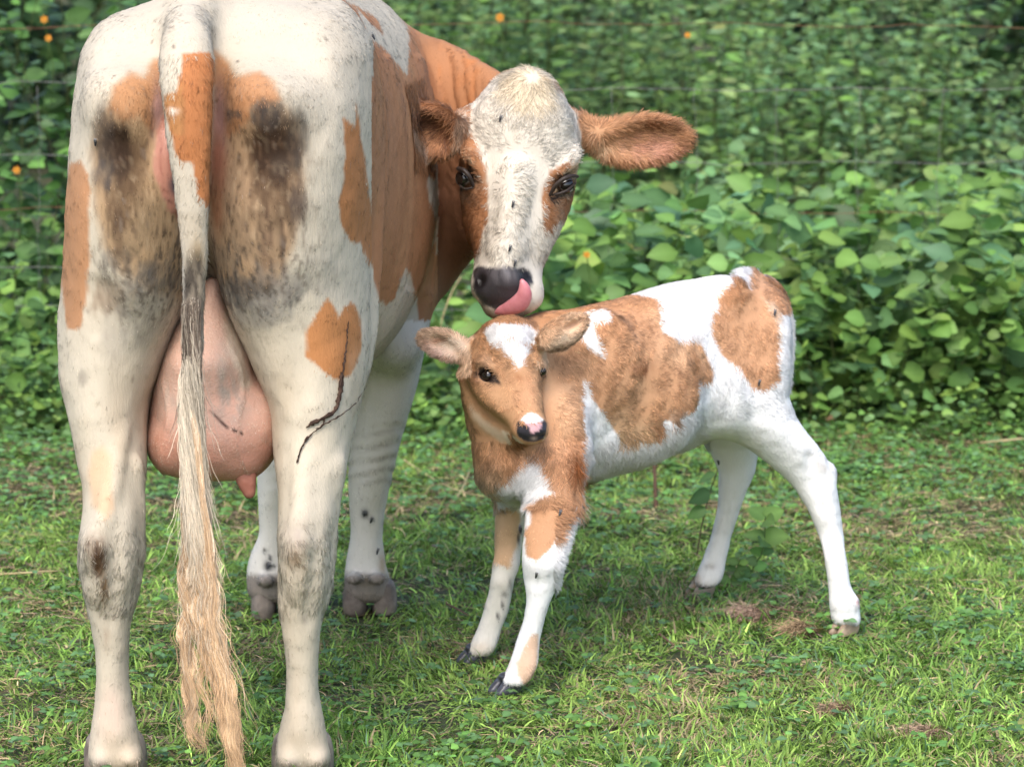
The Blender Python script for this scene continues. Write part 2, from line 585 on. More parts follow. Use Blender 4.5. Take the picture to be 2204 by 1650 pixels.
# ================================================================== the cow
def cow_prims():
    pr = []
    # trunk, seen along its length: rows (Y, cx, cz, half width, half height)
    tr = []
    for Y, cx, w_, zt, zb in [(6.86, -.525, .13, 1.30, 1.02), (6.95, -.52, .225, 1.37, .92), (7.1, -.51, .262, 1.405, .80),
                              (7.3, -.49, .262, 1.42, .68), (7.55, -.475, .278, 1.40, .58), (7.8, -.465, .30, 1.385, .55),
                              (8.0, -.45, .30, 1.375, .58), (8.2, -.435, .26, 1.36, .64), (8.38, -.42, .19, 1.30, .72), (8.5, -.41, .12, 1.22, .80)]:
        tr.append((Y, cx, (zt + zb) / 2, w_, (zt - zb) / 2))
    pr.append(Loft('y', tr, n=2.5, k=.05, cap=.10, name='trunk'))
    # hind legs with thighs
    LH = [(30, 225, 430, 7.12, .20), (100, 180, 440, 7.10, .25), (200, 165, 450, 7.07, .285), (300, 156, 452, 7.05, .295), (400, 150, 446, 7.04, .29), (500, 145, 438, 7.04, .28),
          (600, 137, 420, 7.03, .26), (700, 129, 392, 7.01, .235), (800, 130, 350, 6.98, .205), (850, 141, 328, 6.95, .18), (900, 151, 318, 6.92, .15),
          (950, 161, 315, 6.89, .125), (1000, 170, 315, 6.86, .108), (1050, 180, 311, 6.84, .10), (1100, 180, 310, 6.815, .098), (1150, 171, 310, 6.80, .095),
          (1200, 168, 307, 6.79, .088), (1250, 177, 300, 6.785, .07), (1300, 186, 291, 6.785, .055), (1350, 196, 281, 6.785, .047), (1400, 206, 277, 6.785, .044),
          (1450, 208, 276, 6.785, .042), (1500, 206, 281, 6.785, .044), (1550, 199, 293, 6.785, .052), (1600, 190, 304, 6.79, .058), (1640, 188, 312, 6.80, .062), (1662, 190, 312, 6.81, .06)]
    pr.append(LZ(LH, n=2.2, k=.05, cap=.04, name='leg'))
    RH = [(20, 520, 755, 7.12, .20), (100, 470, 797, 7.10, .25), (200, 462, 803, 7.07, .285), (300, 460, 801, 7.05, .295), (400, 462, 798, 7.04, .29), (500, 466, 793, 7.04, .28),
          (600, 474, 796, 7.03, .26), (700, 508, 797, 7.01, .235), (800, 553, 792, 6.98, .205), (850, 577, 781, 6.95, .18), (900, 586, 767, 6.92, .15),
          (950, 588, 757, 6.89, .125), (1000, 591, 750, 6.86, .108), (1050, 600, 738, 6.84, .10), (1100, 600, 727, 6.815, .098), (1150, 597, 719, 6.80, .095),
          (1200, 599, 715, 6.79, .088), (1250, 599, 712, 6.785, .07), (1300, 599, 701, 6.785, .055), (1350, 607, 691, 6.785, .047), (1400, 613, 687, 6.785, .044),
          (1450, 617, 685, 6.785, .042), (1500, 615, 688, 6.785, .044), (1550, 606, 697, 6.785, .052), (1600, 595, 708, 6.79, .058), (1640, 588, 716, 6.80, .062), (1662, 588, 716, 6.81, .06)]
    pr.append(LZ(RH, n=2.2, k=.05, cap=.04, name='leg'))
    # hocks
    pr.append(E(205, 1176, 6.728, 30, 44, .036, name='leg', k=.018))
    pr.append(E(212, 1225, 6.74, 20, 60, .02, name='leg', k=.03))
    pr.append(E(642, 1168, 6.728, 30, 42, .036, name='leg', k=.018))
    pr.append(E(640, 1225, 6.74, 18, 55, .02, name='leg', k=.03))
    # achilles cords
    pr.append(T([(262, 930, 6.80, 14), (245, 1020, 6.755, 14), (222, 1120, 6.725, 17)], k=.02, name='leg'))
    pr.append(T([(655, 930, 6.80, 14), (652, 1030, 6.755, 14), (645, 1120, 6.725, 17)], k=.02, name='leg'))
    # shank hollows beside the cord, cannon grooves
    for pts in ([(290, 1010, 6.70, 12), (285, 1090, 6.68, 13), (272, 1150, 6.67, 12)],
                [(693, 1030, 6.70, 12), (697, 1100, 6.68, 13), (700, 1160, 6.67, 12)]):
        pr.append(T(pts, k=.02, op='sub'))
    # pastern folds: heel bulbs
    for u in (222, 282, 622, 684):
        pr.append(E(u, 1632, 6.755, 24, 22, .03, k=.015, name='leg'))
    # pin bones and buttocks
    for u, sg in ((282, -1), (588, 1)):
        pr.append(E(u, 235, 6.86, 78, 95, .11, k=.05, name='leg'))
        pr.append(E(u - sg * 8, 480, 6.87, 95, 210, .11, k=.07, name='leg'))
    pr.append(E(276, 205, 6.83, 44, 46, .06, k=.08, name='leg'))
    pr.append(E(572, 200, 6.83, 46, 46, .06, k=.08, name='leg'))
    # stifle/flank fold on the right
    pr.append(T([(770, 420, 7.15, 34), (775, 560, 7.12, 40), (768, 700, 7.08, 38), (735, 800, 7.02, 34)], k=.05, name='leg'))
    # hollows each side of the tail head, groove between thighs
    pr.append(T([(330, 95, 6.70, 22), (335, 190, 6.66, 30), (350, 300, 6.66, 30), (362, 420, 6.68, 22)], k=.05, op='sub'))
    pr.append(T([(500, 110, 6.68, 22), (490, 190, 6.66, 30), (480, 300, 6.66, 32), (468, 430, 6.68, 24)], k=.05, op='sub'))
    pr.append(T([(420, 380, 6.66, 24), (424, 480, 6.69, 26), (425, 560, 6.71, 26), (440, 640, 6.74, 34)], k=.05, op='sub'))
    # hollows between hook and pin bones, muscle seams on the thighs, tendon seams on the shanks
    pr.append(E(262, 62, 6.80, 55, 60, .07, k=.08, op='sub', ang=30))
    pr.append(E(610, 66, 6.80, 75, 62, .07, k=.08, op='sub', ang=-25))
    pr.append(T([(645, 190, 6.70, 10), (668, 330, 6.70, 12), (690, 480, 6.71, 12), (700, 600, 6.73, 10)], k=.05, op='sub'))
    pr.append(T([(205, 200, 6.72, 10), (190, 330, 6.72, 12), (180, 480, 6.73, 12), (185, 600, 6.75, 10)], k=.05, op='sub'))
    pr.append(T([(690, 640, 6.74, 12), (640, 760, 6.73, 14), (615, 850, 6.75, 12)], k=.05, op='sub'))
    pr.append(T([(210, 640, 6.76, 12), (255, 760, 6.74, 14), (285, 850, 6.76, 12)], k=.05, op='sub'))
    pr.append(T([(262, 960, 6.75, 6), (262, 1060, 6.715, 9), (254, 1160, 6.70, 11), (246, 1260, 6.712, 9), (240, 1340, 6.73, 5)], k=.018, op='sub'))
    pr.append(T([(690, 960, 6.75, 6), (690, 1060, 6.715, 9), (690, 1160, 6.70, 11), (678, 1260, 6.712, 9), (664, 1340, 6.73, 5)], k=.018, op='sub'))
    pr.append(T([(222, 1400, 6.725, 6), (224, 1500, 6.725, 6)], k=.016, op='sub'))
    pr.append(T([(668, 1400, 6.725, 6), (668, 1500, 6.725, 6)], k=.016, op='sub'))
    pr.append(T([(722, 1000, 6.80, 16), (712, 1090, 6.80, 15), (704, 1200, 6.79, 17), (694, 1290, 6.785, 13)], k=.02, name='leg'))
    pr.append(T([(293, 1000, 6.80, 14), (296, 1100, 6.80, 14), (292, 1200, 6.79, 15), (280, 1290, 6.785, 12)], k=.02, name='leg'))
    # vulva folds
    pr.append(T([(372, 250, 6.79, 14), (358, 320, 6.765, 20), (362, 390, 6.77, 20), (376, 440, 6.785, 10)], k=.012, name='vulva'))
    pr.append(T([(398, 260, 6.79, 14), (392, 330, 6.76, 20), (390, 390, 6.765, 20), (384, 445, 6.785, 10)], k=.012, name='vulva'))
    # udder lies in its own part; rump ridge / tail head / tail
    pr.append(T([(440, -70, 7.3, 44), (432, -20, 7.1, 46), (420, 25, 6.95, 46), (408, 70, 6.86, 44)], k=.06, name='rump'))
    pr.append(T([(405, 55, 6.86, 44), (402, 95, 6.775, 54), (402, 150, 6.725, 60), (403, 200, 6.70, 55), (406, 300, 6.685, 50), (413, 400, 6.68, 40),
                 (418, 500, 6.68, 32), (418, 600, 6.675, 27), (416, 700, 6.67, 24), (413, 800, 6.665, 23), (412, 900, 6.66, 20), (414, 1000, 6.66, 13), (420, 1080, 6.66, 6)],
                k=.014, name='tail', sc=(1, .8, 1), m=60))
    # forelegs
    RF = [(430, 790, 942, 8.17, .15), (550, 792, 946, 8.17, .15), (640, 795, 940, 8.17, .14), (700, 795, 925, 8.17, .125), (760, 785, 912, 8.16, .11), (800, 776, 905, 8.155, .10),
          (850, 768, 893, 8.15, .09), (900, 760, 877, 8.145, .08), (950, 752, 863, 8.14, .07), (1000, 749, 851, 8.14, .066), (1050, 750, 838, 8.14, .058), (1100, 753, 828, 8.14, .044),
          (1150, 754, 823, 8.14, .038), (1195, 748, 828, 8.14, .042), (1230, 741, 834, 8.14, .05), (1262, 742, 842, 8.145, .055), (1290, 745, 846, 8.15, .055)]
    pr.append(LZ(RF, n=2.2, k=.04, cap=.03, name='leg'))
    dx = -218
    LF = [(v, l + dx + (8 if v > 1180 else 22 if v > 990 else 10), r + dx + 12, Y - .03, wy) for v, l, r, Y, wy in RF]
    pr.append(LZ(LF, n=2.2, k=.04, cap=.03, name='leg'))
    pr.append(E(842, 735, 8.05, 60, 60, .08, k=.05, name='leg'))      # elbow
    # fetlock bulges and dewclaws of the right forefoot
    for u in (760, 812):
        pr.append(E(u, 1244, 8.075, 20, 14, .02, k=.008, name='leg'))
    for u in (572, 618):
        pr.append(E(u, 1248, 8.05, 19, 14, .02, k=.008, name='leg'))
    # neck
    NK = [(800, 50, 560, 8.22, .17), (870, 58, 610, 8.27, .17), (920, 78, 636, 8.29, .16), (960, 88, 628, 8.28, .155), (1000, 108, 575, 8.22, .15),
          (1050, 140, 520, 8.13, .13), (1100, 172, 470, 8.05, .115), (1150, 190, 440, 7.98, .10), (1185, 215, 400, 7.95, .08)]
    pr.append(LX(NK, n=2.2, k=.05, cap=.05, name='neck'))
    # head: rows from poll to chin
    HD = [(150, 1098, 1166, 7.88, .035), (168, 1072, 1186, 7.88, .06), (200, 1038, 1212, 7.87, .085), (250, 1010, 1238, 7.86, .105), (300, 1001, 1250, 7.85, .112),
          (350, 994, 1247, 7.845, .115), (400, 994, 1238, 7.835, .115), (450, 1004, 1223, 7.825, .11), (500, 1013, 1203, 7.805, .098), (540, 1023, 1182, 7.785, .082),
          (570, 1023, 1167, 7.765, .068), (600, 1012, 1164, 7.75, .062), (630, 1013, 1167, 7.74, .060), (655, 1035, 1158, 7.74, .054), (675, 1058, 1135, 7.745, .04)]
    pr.append(LZ(HD, n=2.15, k=.03, cap=.02, name='head'))
    # jaw / cheeks behind the face
    pr.append(E(1045, 440, 7.90, 45, 110, .09, k=.04, name='head', ang=-6))
    pr.append(E(1172, 410, 7.90, 42, 90, .08, k=.05, name='head', ang=8))
    # forehead dome and poll
    pr.append(E(1125, 265, 7.79, 95, 90, .05, k=.04, name='head'))
    pr.append(E(1135, 180, 7.81, 48, 34, .04, k=.03, name='head'))
    # brow ridges
    pr.append(T([(1012, 318, 7.775, 16), (1020, 345, 7.755, 19), (1032, 375, 7.75, 14)], k=.02, name='head'))
    pr.append(T([(1236, 330, 7.785, 16), (1226, 352, 7.768, 17), (1200, 378, 7.755, 12)], k=.02, name='head'))
    # nasal bridge
    pr.append(T([(1110, 380, 7.735, 34), (1100, 460, 7.72, 36), (1090, 540, 7.70, 38), (1084, 585, 7.69, 34)], k=.03, name='head'))
    # eye sockets
    pr.append(E(1003, 385, 7.742, 22, 22, .030, k=.018, op='sub'))
    pr.append(E(1214, 400, 7.738, 24, 20, .030, k=.018, op='sub'))
    pr.append(T([(1040, 430, 7.70, 12), (1052, 500, 7.68, 12)], k=.03, op='sub'))
    pr.append(T([(1166, 430, 7.70, 12), (1152, 500, 7.68, 12)], k=.03, op='sub'))
    # muzzle pad and nostrils
    pr.append(E(1080, 612, 7.70, 66, 44, .04, k=.025, name='head', ang=0))
    pr.append(E(1088, 662, 7.720, 52, 28, .04, k=.012, name='head'))
    pr.append(E(1142, 636, 7.715, 26, 34, .035, k=.02, name='head'))
    pr.append(E(1034, 603, 7.655, 12, 19, .035, k=.008, op='sub', ang=25))
    pr.append(E(1128, 592, 7.655, 13, 12, .035, k=.008, op='sub', ang=-20))
    pr.append(T([(1022, 632, 7.655, 4), (1050, 656, 7.645, 5), (1085, 663, 7.64, 5), (1130, 655, 7.65, 5)], k=.008, op='sub'))
    # ears
    pr.append(T([(1240, 270, 7.90, 34), (1275, 290, 7.90, 28), (1310, 300, 7.90, 24)], k=.03, name='ear'))
    pr.append(E(1378, 302, 7.895, 112, 58, .028, ang=6, yaw=-8, tilt=10, k=.03, name='ear'))
    pr.append(E(1385, 305, 7.862, 92, 42, .030, ang=6, yaw=-8, tilt=10, k=.012, op='sub'))
    pr.append(T([(1022, 265, 7.88, 34), (995, 270, 7.83, 28), (972, 275, 7.79, 22)], k=.03, name='ear'))
    pr.append(E(934, 282, 7.765, 68, 60, .028, ang=-28, yaw=20, tilt=6, k=.016, name='ear'))
    pr.append(E(934, 286, 7.735, 50, 42, .030, ang=-28, yaw=20, tilt=6, k=.012, op='sub'))
    return pr

TAN = (.40, .185, .078)
RUST = (.36, .165, .075)
CREAM = (.50, .42, .305)
WHITE = (.49, .43, .335)
BROWNST = (.10, .052, .022)
GREYST = (.12, .105, .095)

def cow_paint(p, dither=False):
    a = Paint(p, WHITE)
    if dither:
        a.dither = np.clip(.5 + .42 * vnoise(p * np.array((190, 190, 55)), 1.0, 401) + rng.uniform(-.22, .22, len(p)), .02, .98)
    u, v = a.u, a.v
    tailf = Tail_tube.f(p[:, 0], p[:, 1], p[:, 2])
    tl = (tailf < .015) & (v > 108) & (p[:, 1] < 6.80)
    tail_m = tl.astype(float)
    Y = p[:, 1]
    flank = (((Y > 7.22) & (v < 900) & (u > 600)) | ((Y > 6.9) & (u > 800) & (v > 165) & (v < 560)) | ((Y > 7.05) & (u > 803) & (v < 640))).astype(float)
    flank = np.maximum(flank * (1 - tail_m), 0)
    rear = (1 - flank) * (1 - tail_m) * (Y < 7.5)
    left_flank = ((u < 260) & (Y > 7.2)).astype(float)
    head = ((Y < 8.02) & (Y > 7.6) & (u > 985) & (u < 1262) & (v < 700) & (v > 130)).astype(float)
    headn = (u > 950) & (v < 720)
    # large tone variation
    g = fnoise(p, 7, 21)
    a.mix(.35 * sstep(-.2, .6, g), CREAM)
    # --- rear
    a.mix(rear * .55 * sstep(100, 350, v) * sstep(1300, 900, v), (.56, .49, .37))
    LB = [(335, 130), (310, 165), (280, 158), (245, 187), (230, 225), (205, 262), (196, 330), (200, 400), (206, 460), (222, 530), (262, 590), (340, 640), (392, 640), (392, 130)]
    RB = [(462, 112), (482, 130), (508, 166), (560, 158), (590, 180), (606, 222), (640, 262), (652, 330), (655, 390), (646, 460), (630, 540), (600, 610), (540, 640), (462, 600), (452, 400), (455, 150)]
    a.poly(LB, (.38, .235, .115), 16, rear, amt=.88)
    a.poly(RB, (.38, .23, .115), 16, rear, amt=.88)
    a.poly([(335, 130), (310, 165), (280, 158), (245, 187), (232, 235), (262, 262), (300, 250), (330, 285), (350, 200), (350, 130)], TAN, 9, rear, amt=.8)
    a.poly([(462, 112), (482, 130), (508, 166), (560, 158), (590, 180), (604, 214), (570, 232), (530, 262), (490, 300), (462, 260), (462, 200)], TAN, 8, rear, amt=.85)
    # manure stains
    for (su, sv, ru, rv, c, am, gr) in [
        (300, 640, 90, 60, (.30, .26, .20), .65, .9), (230, 640, 34, 40, (.30, .20, .12), .6, .9), (260, 720, 50, 60, (.38, .34, .28), .45, 1.0),
        (310, 690, 60, 60, (.33, .30, .24), .5, 1.0), (690, 590, 40, 50, (.40, .36, .30), .4, .8), (560, 670, 70, 36, (.23, .22, .20), .6, 1.0),
        (560, 500, 78, 66, (.25, .17, .10), .75, .9), (520, 420, 44, 76, (.30, .20, .12), .6, .9), (300, 490, 66, 66, (.26, .18, .10), .7, .8), (470, 560, 50, 44, (.22, .17, .12), .65, 1.0),
        (600, 615, 74, 44, (.19, .17, .15), .65, .9), (500, 625, 64, 38, (.13, .12, .11), .8, .9), (340, 590, 64, 36, (.12, .105, .09), .7, 1.2), (250, 560, 34, 30, (.13, .11, .09), .6, 1.2),
        (262, 430, 40, 66, (.17, .10, .05), .85, .8), (600, 420, 56, 76, (.13, .075, .04), .88, .8), (280, 355, 40, 70, (.15, .085, .04), .8, .7),
        (255, 500, 12, 70, (.10, .055, .03), .8, 1.0), (575, 520, 12, 66, (.10, .055, .035), .75, 1.0), (610, 520, 8, 60, (.10, .055, .035), .7, 1.0), (640, 430, 20, 56, (.10, .075, .06), .65, .9),
        (590, 325, 64, 74, (.060, .028, .011), 1.15, .35), (577, 248, 40, 32, (.075, .060, .050), .95, .7), (638, 300, 26, 70, (.10, .075, .055), .85, .7), (505, 245, 18, 12, (.10, .09, .085), .8, .9),
        (252, 325, 36, 66, (.055, .028, .012), 1.15, .4), (222, 300, 24, 76, (.09, .068, .052), .85, .6), (224, 378, 26, 34, (.09, .075, .065), .75, .8), (178, 815, 14, 18, GREYST, .4, 1.0)]:
        c = tuple(x * (.62 if am > .75 else .85) for x in c)
        a.blob(su, sv, ru, rv, c, am, rear, gr, power=2.2, crisp=.6)
    # spatter and dirty streaks that follow the hair
    hf = vnoise(p * np.array((150, 150, 34)), 1.0, 15) * .6 + vnoise(p * np.array((300, 300, 80)), 1.0, 16) * .55
    reg = np.exp(-((u - 440) / 230) ** 4 - ((v - 440) / 250) ** 4)
    a.mix(rear * reg * sstep(.12, .5, hf) * .8, (.085, .048, .024))
    a.mix(rear * reg * sstep(.2, .6, -hf) * .40, (.42, .31, .19))
    reg2 = np.exp(-((v - 600) / 90) ** 2) * (np.exp(-((u - 340) / 90) ** 2) + np.exp(-((u - 540) / 110) ** 2))
    for bu, bv, br, bz in ((592, 325, 50, 60), (250, 328, 28, 56)):
        a.mix(rear * np.exp(-((u - bu) / br) ** 2 - ((v - bv) / bz) ** 2) * .9 * sstep(-.45, .0, -hf), (.026, .012, .005))
    a.mix(rear * reg2 * sstep(.1, .5, hf) * .8, (.075, .062, .048))
    a.mix(rear * sstep(.45, .75, hf) * .25, (.30, .25, .20))
    # bare skin round the vulva
    a.blob(342, 245, 13, 60, (.52, .30, .27), .8, rear, .2, bare=True)
    a.blob(472, 250, 13, 60, (.50, .29, .27), .8, rear, .2, bare=True)
    a.blob(468, 350, 18, 70, (.55, .22, .14), .85, rear, .2, bare=True)
    a.blob(466, 450, 14, 60, (.36, .16, .08), .8, rear, .4, bare=False)
    a.poly([(352, 245), (338, 290), (331, 340), (333, 385), (350, 420), (362, 450), (392, 480), (400, 300)], (.43, .20, .14), 4, rear, bare=True)
    a.blob(347, 330, 2.2, 55, (.24, .085, .06), .8, rear, .3)
    a.blob(362, 340, 3, 60, (.20, .065, .045), .9, rear, .2)
    a.blob(354, 410, 12, 2.5, (.25, .10, .07), .7, rear, .3, ang=30)
    a.blob(362, 432, 12, 2.5, (.22, .09, .07), .7, rear, .3, ang=30)
    a.blob(374, 400, 10, 26, (.06, .05, .06), .9, rear, .4)
    # outer patches
    a.poly([(172, 345), (190, 375), (193, 420), (191, 500), (195, 560), (185, 640), (172, 706), (146, 708), (130, 600), (130, 450), (150, 350)], TAN, 4, rear, amt=.9)
    a.mix(left_flank * sstep(.25, .1, (v - 100) / 1000), TAN)
    a.poly([(736, 251), (762, 268), (765, 207), (774, 255), (781, 327), (792, 400), (803, 473), (803, 575), (787, 547), (776, 523), (754, 516), (733, 480), (728, 436), (740, 382), (744, 327)], (.40, .17, .062), 3, rear)
    a.poly([(704, 637), (718, 659), (729, 681), (740, 663), (755, 652), (773, 666), (778, 714), (773, 768), (762, 801), (729, 823), (696, 801), (660, 765), (660, 714), (682, 681)], (.42, .18, .065), 3, rear)
    a.poly([(198, 972), (220, 960), (240, 986), (243, 1095), (231, 1112), (198, 1088), (190, 1023)], (.56, .36, .21), 10, rear, amt=.75)
    # hind shanks: dirt and hocks
    a.blob(206, 1168, 26, 24, (.17, .12, .08), .8, rear, .6)
    a.blob(212, 1208, 22, 40, (.085, .042, .018), 1.0, rear, .5, crisp=.5)
    a.blob(224, 1262, 11, 40, (.20, .12, .06), .85, rear, .8)
    a.blob(228, 1375, 8, 26, (.36, .28, .2), .5, rear, 1.0)
    a.blob(642, 1150, 34, 40, (.38, .32, .26), .75, rear, .6)
    a.blob(632, 1205, 16, 22, (.20, .12, .06), .85, rear, .6)
    a.blob(650, 1250, 30, 45, (.46, .38, .28), .6, rear, .8)
    a.blob(655, 1330, 9, 14, GREYST, .4, rear, .8)
    a.blob(240, 1540, 26, 60, (.60, .42, .34), .6, rear, .3)
    a.blob(640, 1480, 10, 80, (.48, .40, .30), .5, rear, .6)
    a.blob(650, 1590, 40, 14, (.40, .33, .24), .6, rear, .6)
    for uu in (220, 290, 618, 690):
        a.blob(uu, 1648, 26, 15, (.20, .17, .15), .9, rear, .5)
    a.mix(rear * sstep(1400, 1650, v) * .35, (.52, .42, .32))
    a.mix(rear * sstep(700, 900, v) * .5 * sstep(-.1, .5, fnoise(p * np.array((1.6, 1.6, .45)), 9, 19)), (.47, .365, .25))
    a.mix(rear * .35 * sstep(.1, .6, fnoise(p, 5, 20)) * sstep(420, 250, v), (.46, .40, .31))
    # --- tail
    t = tail_m
    a.mix(t, WHITE)
    a.poly([(392, 118), (430, 112), (470, 118), (470, 300), (462, 420), (448, 448), (425, 425), (410, 350), (390, 350), (372, 320), (360, 255), (355, 205), (380, 200), (385, 170), (393, 150)], (.40, .155, .055), 3, t)
    a.poly([(352, 205), (383, 200), (388, 170), (395, 175), (395, 290), (375, 300), (360, 250)], (.36, .17, .06), 4, t, amt=.8)
    a.poly([(405, 360), (420, 380), (424, 418), (450, 450), (455, 480), (380, 480), (383, 380), (392, 355)], WHITE, 3, t)
    a.blob(372, 240, 11, 7, (.75, .7, .6), .9, t, .2)
    a.blob(396, 270, 4, 60, (.20, .08, .03), .6, t, .3)
    a.mix(t * sstep(440, 480, v) * .7 * (.55 + .6 * vnoise(p * np.array((60, 60, 20)), 1, 31)), (.42, .33, .22))
    a.blob(425, 540, 20, 50, (.34, .25, .14), .7, t, .8)
    a.blob(414, 625, 26, 85, (.05, .04, .03), 1.1, t, .6, power=3)
    a.blob(416, 740, 18, 80, (.10, .08, .065), .95, t, .9)
    a.blob(392, 600, 4, 110, (.55, .5, .42), .6, t, .4)
    a.mix(t * sstep(820, 900, v), (.66, .56, .42))
    # --- flank, shoulder, forelegs
    fl = flank * (u < 960) * (v < 760)
    a.mix(fl, RUST)
    a.mix(fl * .55 * sstep(-.15, .7, fnoise(p * np.array((30, 8, 3)), 1, 41)), (.47, .25, .115))
    a.mix(fl * .42 * sstep(.05, .75, fnoise(p * np.array((40, 12, 3)), 1, 43)), (.21, .08, .03))
    a.poly([(735, -60), (812, -30), (850, 20), (878, 55), (880, 110), (876, 160), (864, 145), (842, 100), (812, 45), (775, 15), (735, 0)], WHITE, 2.5, fl)
    a.poly([(770, 20), (800, 50), (835, 82), (862, 130), (868, 152), (850, 128), (822, 98), (798, 84), (785, 60)], WHITE, 2, fl)
    a.poly([(740, 560), (798, 556), (806, 605), (815, 645), (832, 656), (850, 640), (860, 602), (872, 578), (884, 590), (897, 640), (902, 690), (906, 800), (740, 800)], WHITE, 3, fl)
    a.poly([(922, 345), (940, 345), (952, 420), (956, 480), (941, 545), (934, 520), (940, 470), (925, 420), (918, 380)], WHITE, 3, fl)
    a.mix(((Y > 7.95) & (v > 690)).astype(float), (.66, .62, .55))
    fore = ((Y > 7.9) & (v > 600)).astype(float)
    a.blob(822, 745, 16, 40, (.30, .27, .22), .7, fore, .6)  # shadow at the elbow, painted onto the white coat
    for vv, uu in ((930, 826), (960, 822), (985, 830), (1010, 822), (1035, 815)):
        a.blob(uu, vv, 36, 5, (.34, .30, .25), .6, fore, .5, ang=-12)
    for uu, vv, r_ in ((785, 1105, 7), (800, 1118, 4), (828, 1125, 4), (838, 1185, 4), (838, 1160, 3), (570, 1185, 4), (582, 1200, 4), (576, 1218, 8), (590, 1218, 4)):
        a.blob(uu, vv, r_, r_ * 1.3, (.03, .03, .035), 1.2, fore, .2)
    a.blob(824, 1210, 9, 25, (.40, .25, .12), .8, fore, .4)
    a.mix(fore * sstep(1228, 1244, v + a.jag) * .9, (.19, .155, .13))
    a.mix(fore * sstep(1225, 1300, v) * sstep(-.2, .4, fnoise(p, 60, 61)) * .6, (.32, .26, .22))
    # --- neck: rust, folded
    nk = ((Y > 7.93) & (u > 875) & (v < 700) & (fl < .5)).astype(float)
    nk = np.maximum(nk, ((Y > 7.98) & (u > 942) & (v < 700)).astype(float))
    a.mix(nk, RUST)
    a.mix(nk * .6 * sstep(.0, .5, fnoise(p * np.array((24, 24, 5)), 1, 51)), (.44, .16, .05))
    a.mix(nk * sstep(250, 420, v) * .75, (.13, .055, .03))  # shade on the lower neck, painted into the coat colour
    # --- head
    h = ((Y <= 8.02) & headn).astype(float)
    a.mix(h, (.66, .60, .505))
    a.poly([(1160, 160), (1195, 180), (1225, 212), (1260, 220), (1300, 250), (1300, 300), (1258, 330), (1250, 290), (1242, 250), (1215, 205), (1185, 170)], RUST, 3, h)
    a.mix(h * (Y > 7.875) * (v < 560), RUST)
    a.poly([(1013, 283), (1025, 308), (1033, 339), (1047, 370), (1049, 409), (1052, 448), (1048, 479), (1037, 494), (1031, 541), (1021, 548), (998, 540), (985, 479), (980, 417), (976, 382), (980, 351), (992, 312), (1004, 298)], RUST, 2.5, h)
    a.poly([(1219, 355), (1188, 368), (1172, 401), (1168, 432), (1165, 471), (1170, 502), (1184, 494), (1203, 479), (1230, 470), (1250, 421), (1250, 370)], RUST, 2.5, h)
    a.poly([(996, 322), (1008, 318), (1016, 345), (1026, 385), (1018, 398), (1004, 372), (992, 350)], (.60, .42, .27), 3, h)
    a.poly([(1244, 352), (1220, 368), (1196, 398), (1186, 424), (1196, 428), (1226, 418), (1250, 395)], (.60, .45, .30), 3, h)
    a.poly([(1085, 150), (1140, 140), (1180, 165), (1188, 215), (1160, 235), (1132, 246), (1105, 225), (1078, 195)], (.62, .50, .33), 8, h, amt=.7)
    a.mix(h * .35 * sstep(.1, .6, fnoise(p, 22, 71)), (.55, .49, .38))
    for eu, ev, an in ((1003, 384, -30), (1214, 398, 28)):
        a.blob(eu, ev, 24, 17, (.02, .015, .014), 1.3, h, .1, power=4, ang=an)
    a.poly([(1205, 410), (1180, 428), (1188, 434), (1210, 424)], (.02, .015, .014), 3, h)
    a.poly([(1017, 584), (1026, 572), (1048, 574), (1072, 576), (1103, 574), (1126, 577), (1142, 588), (1147, 608), (1137, 622), (1118, 634), (1098, 660), (1072, 668), (1040, 655), (1020, 625)], (.048, .042, .046), 2.5, h, bare=True)
    a.blob(1035, 605, 13, 20, (.004, .003, .003), 1.0, h, .1, power=4, ang=25)
    a.blob(1129, 594, 15, 13, (.004, .003, .003), 1.0, h, .1, power=4, ang=-20)
    a.blob(1082, 590, 26, 16, (.17, .155, .16), .75, h, 1.2)  # grey highlight of the moist nose, painted as colour
    a.poly([(1030, 655), (1060, 668), (1100, 672), (1140, 668), (1140, 690), (1050, 690)], (.30, .24, .17), 4, h)
    # ears
    ear = ((u > 1262) & (v < 420)).astype(float)
    a.mix(ear, (.48, .25, .125))
    a.blob(1395, 315, 62, 32, (.52, .26, .17), .8, ear, .3)
    a.blob(1405, 270, 45, 12, (.22, .08, .03), .6, ear, .6)
    a.blob(1285, 320, 30, 26, (.62, .42, .26), .7, ear, .3)
    e2 = ((u < 1003) & (u > 850) & (v > 190) & (v < 362) & (Y < 7.84) & (Y > 7.6)).astype(float)
    a.mix(e2, (.40, .18, .08))
    a.blob(925, 262, 38, 30, (.09, .035, .018), .95, e2, .6)
    a.blob(958, 285, 18, 30, (.15, .06, .03), .8, e2, .6)
    a.poly([(880, 265), (900, 290), (925, 322), (950, 338), (925, 348), (905, 325), (885, 290)], (.55, .36, .24), 4, e2, amt=.8)
    a.poly([(988, 230), (1002, 260), (990, 320), (975, 335), (980, 290)], (.52, .36, .25), 4, e2, amt=.7)
    a.head, a.tail, a.neck, a.flankm, a.ear = h, t, nk, fl, np.maximum(ear, e2)
    return a

cow_p = cow_prims()
Tail_tube = [q for q in cow_p if q.name == 'tail'][0]
COW_BASE = np.array([-.48, 7.45, 0.0])
cow = empty('cow', COW_BASE)
tag(cow, 'large cream and tan cow seen from behind, head turned back, licking its nose', 'cow')
cv, cf = sdf_mesh(cow_p, .0066 * RES)
cn = vnormals(cv, cf)
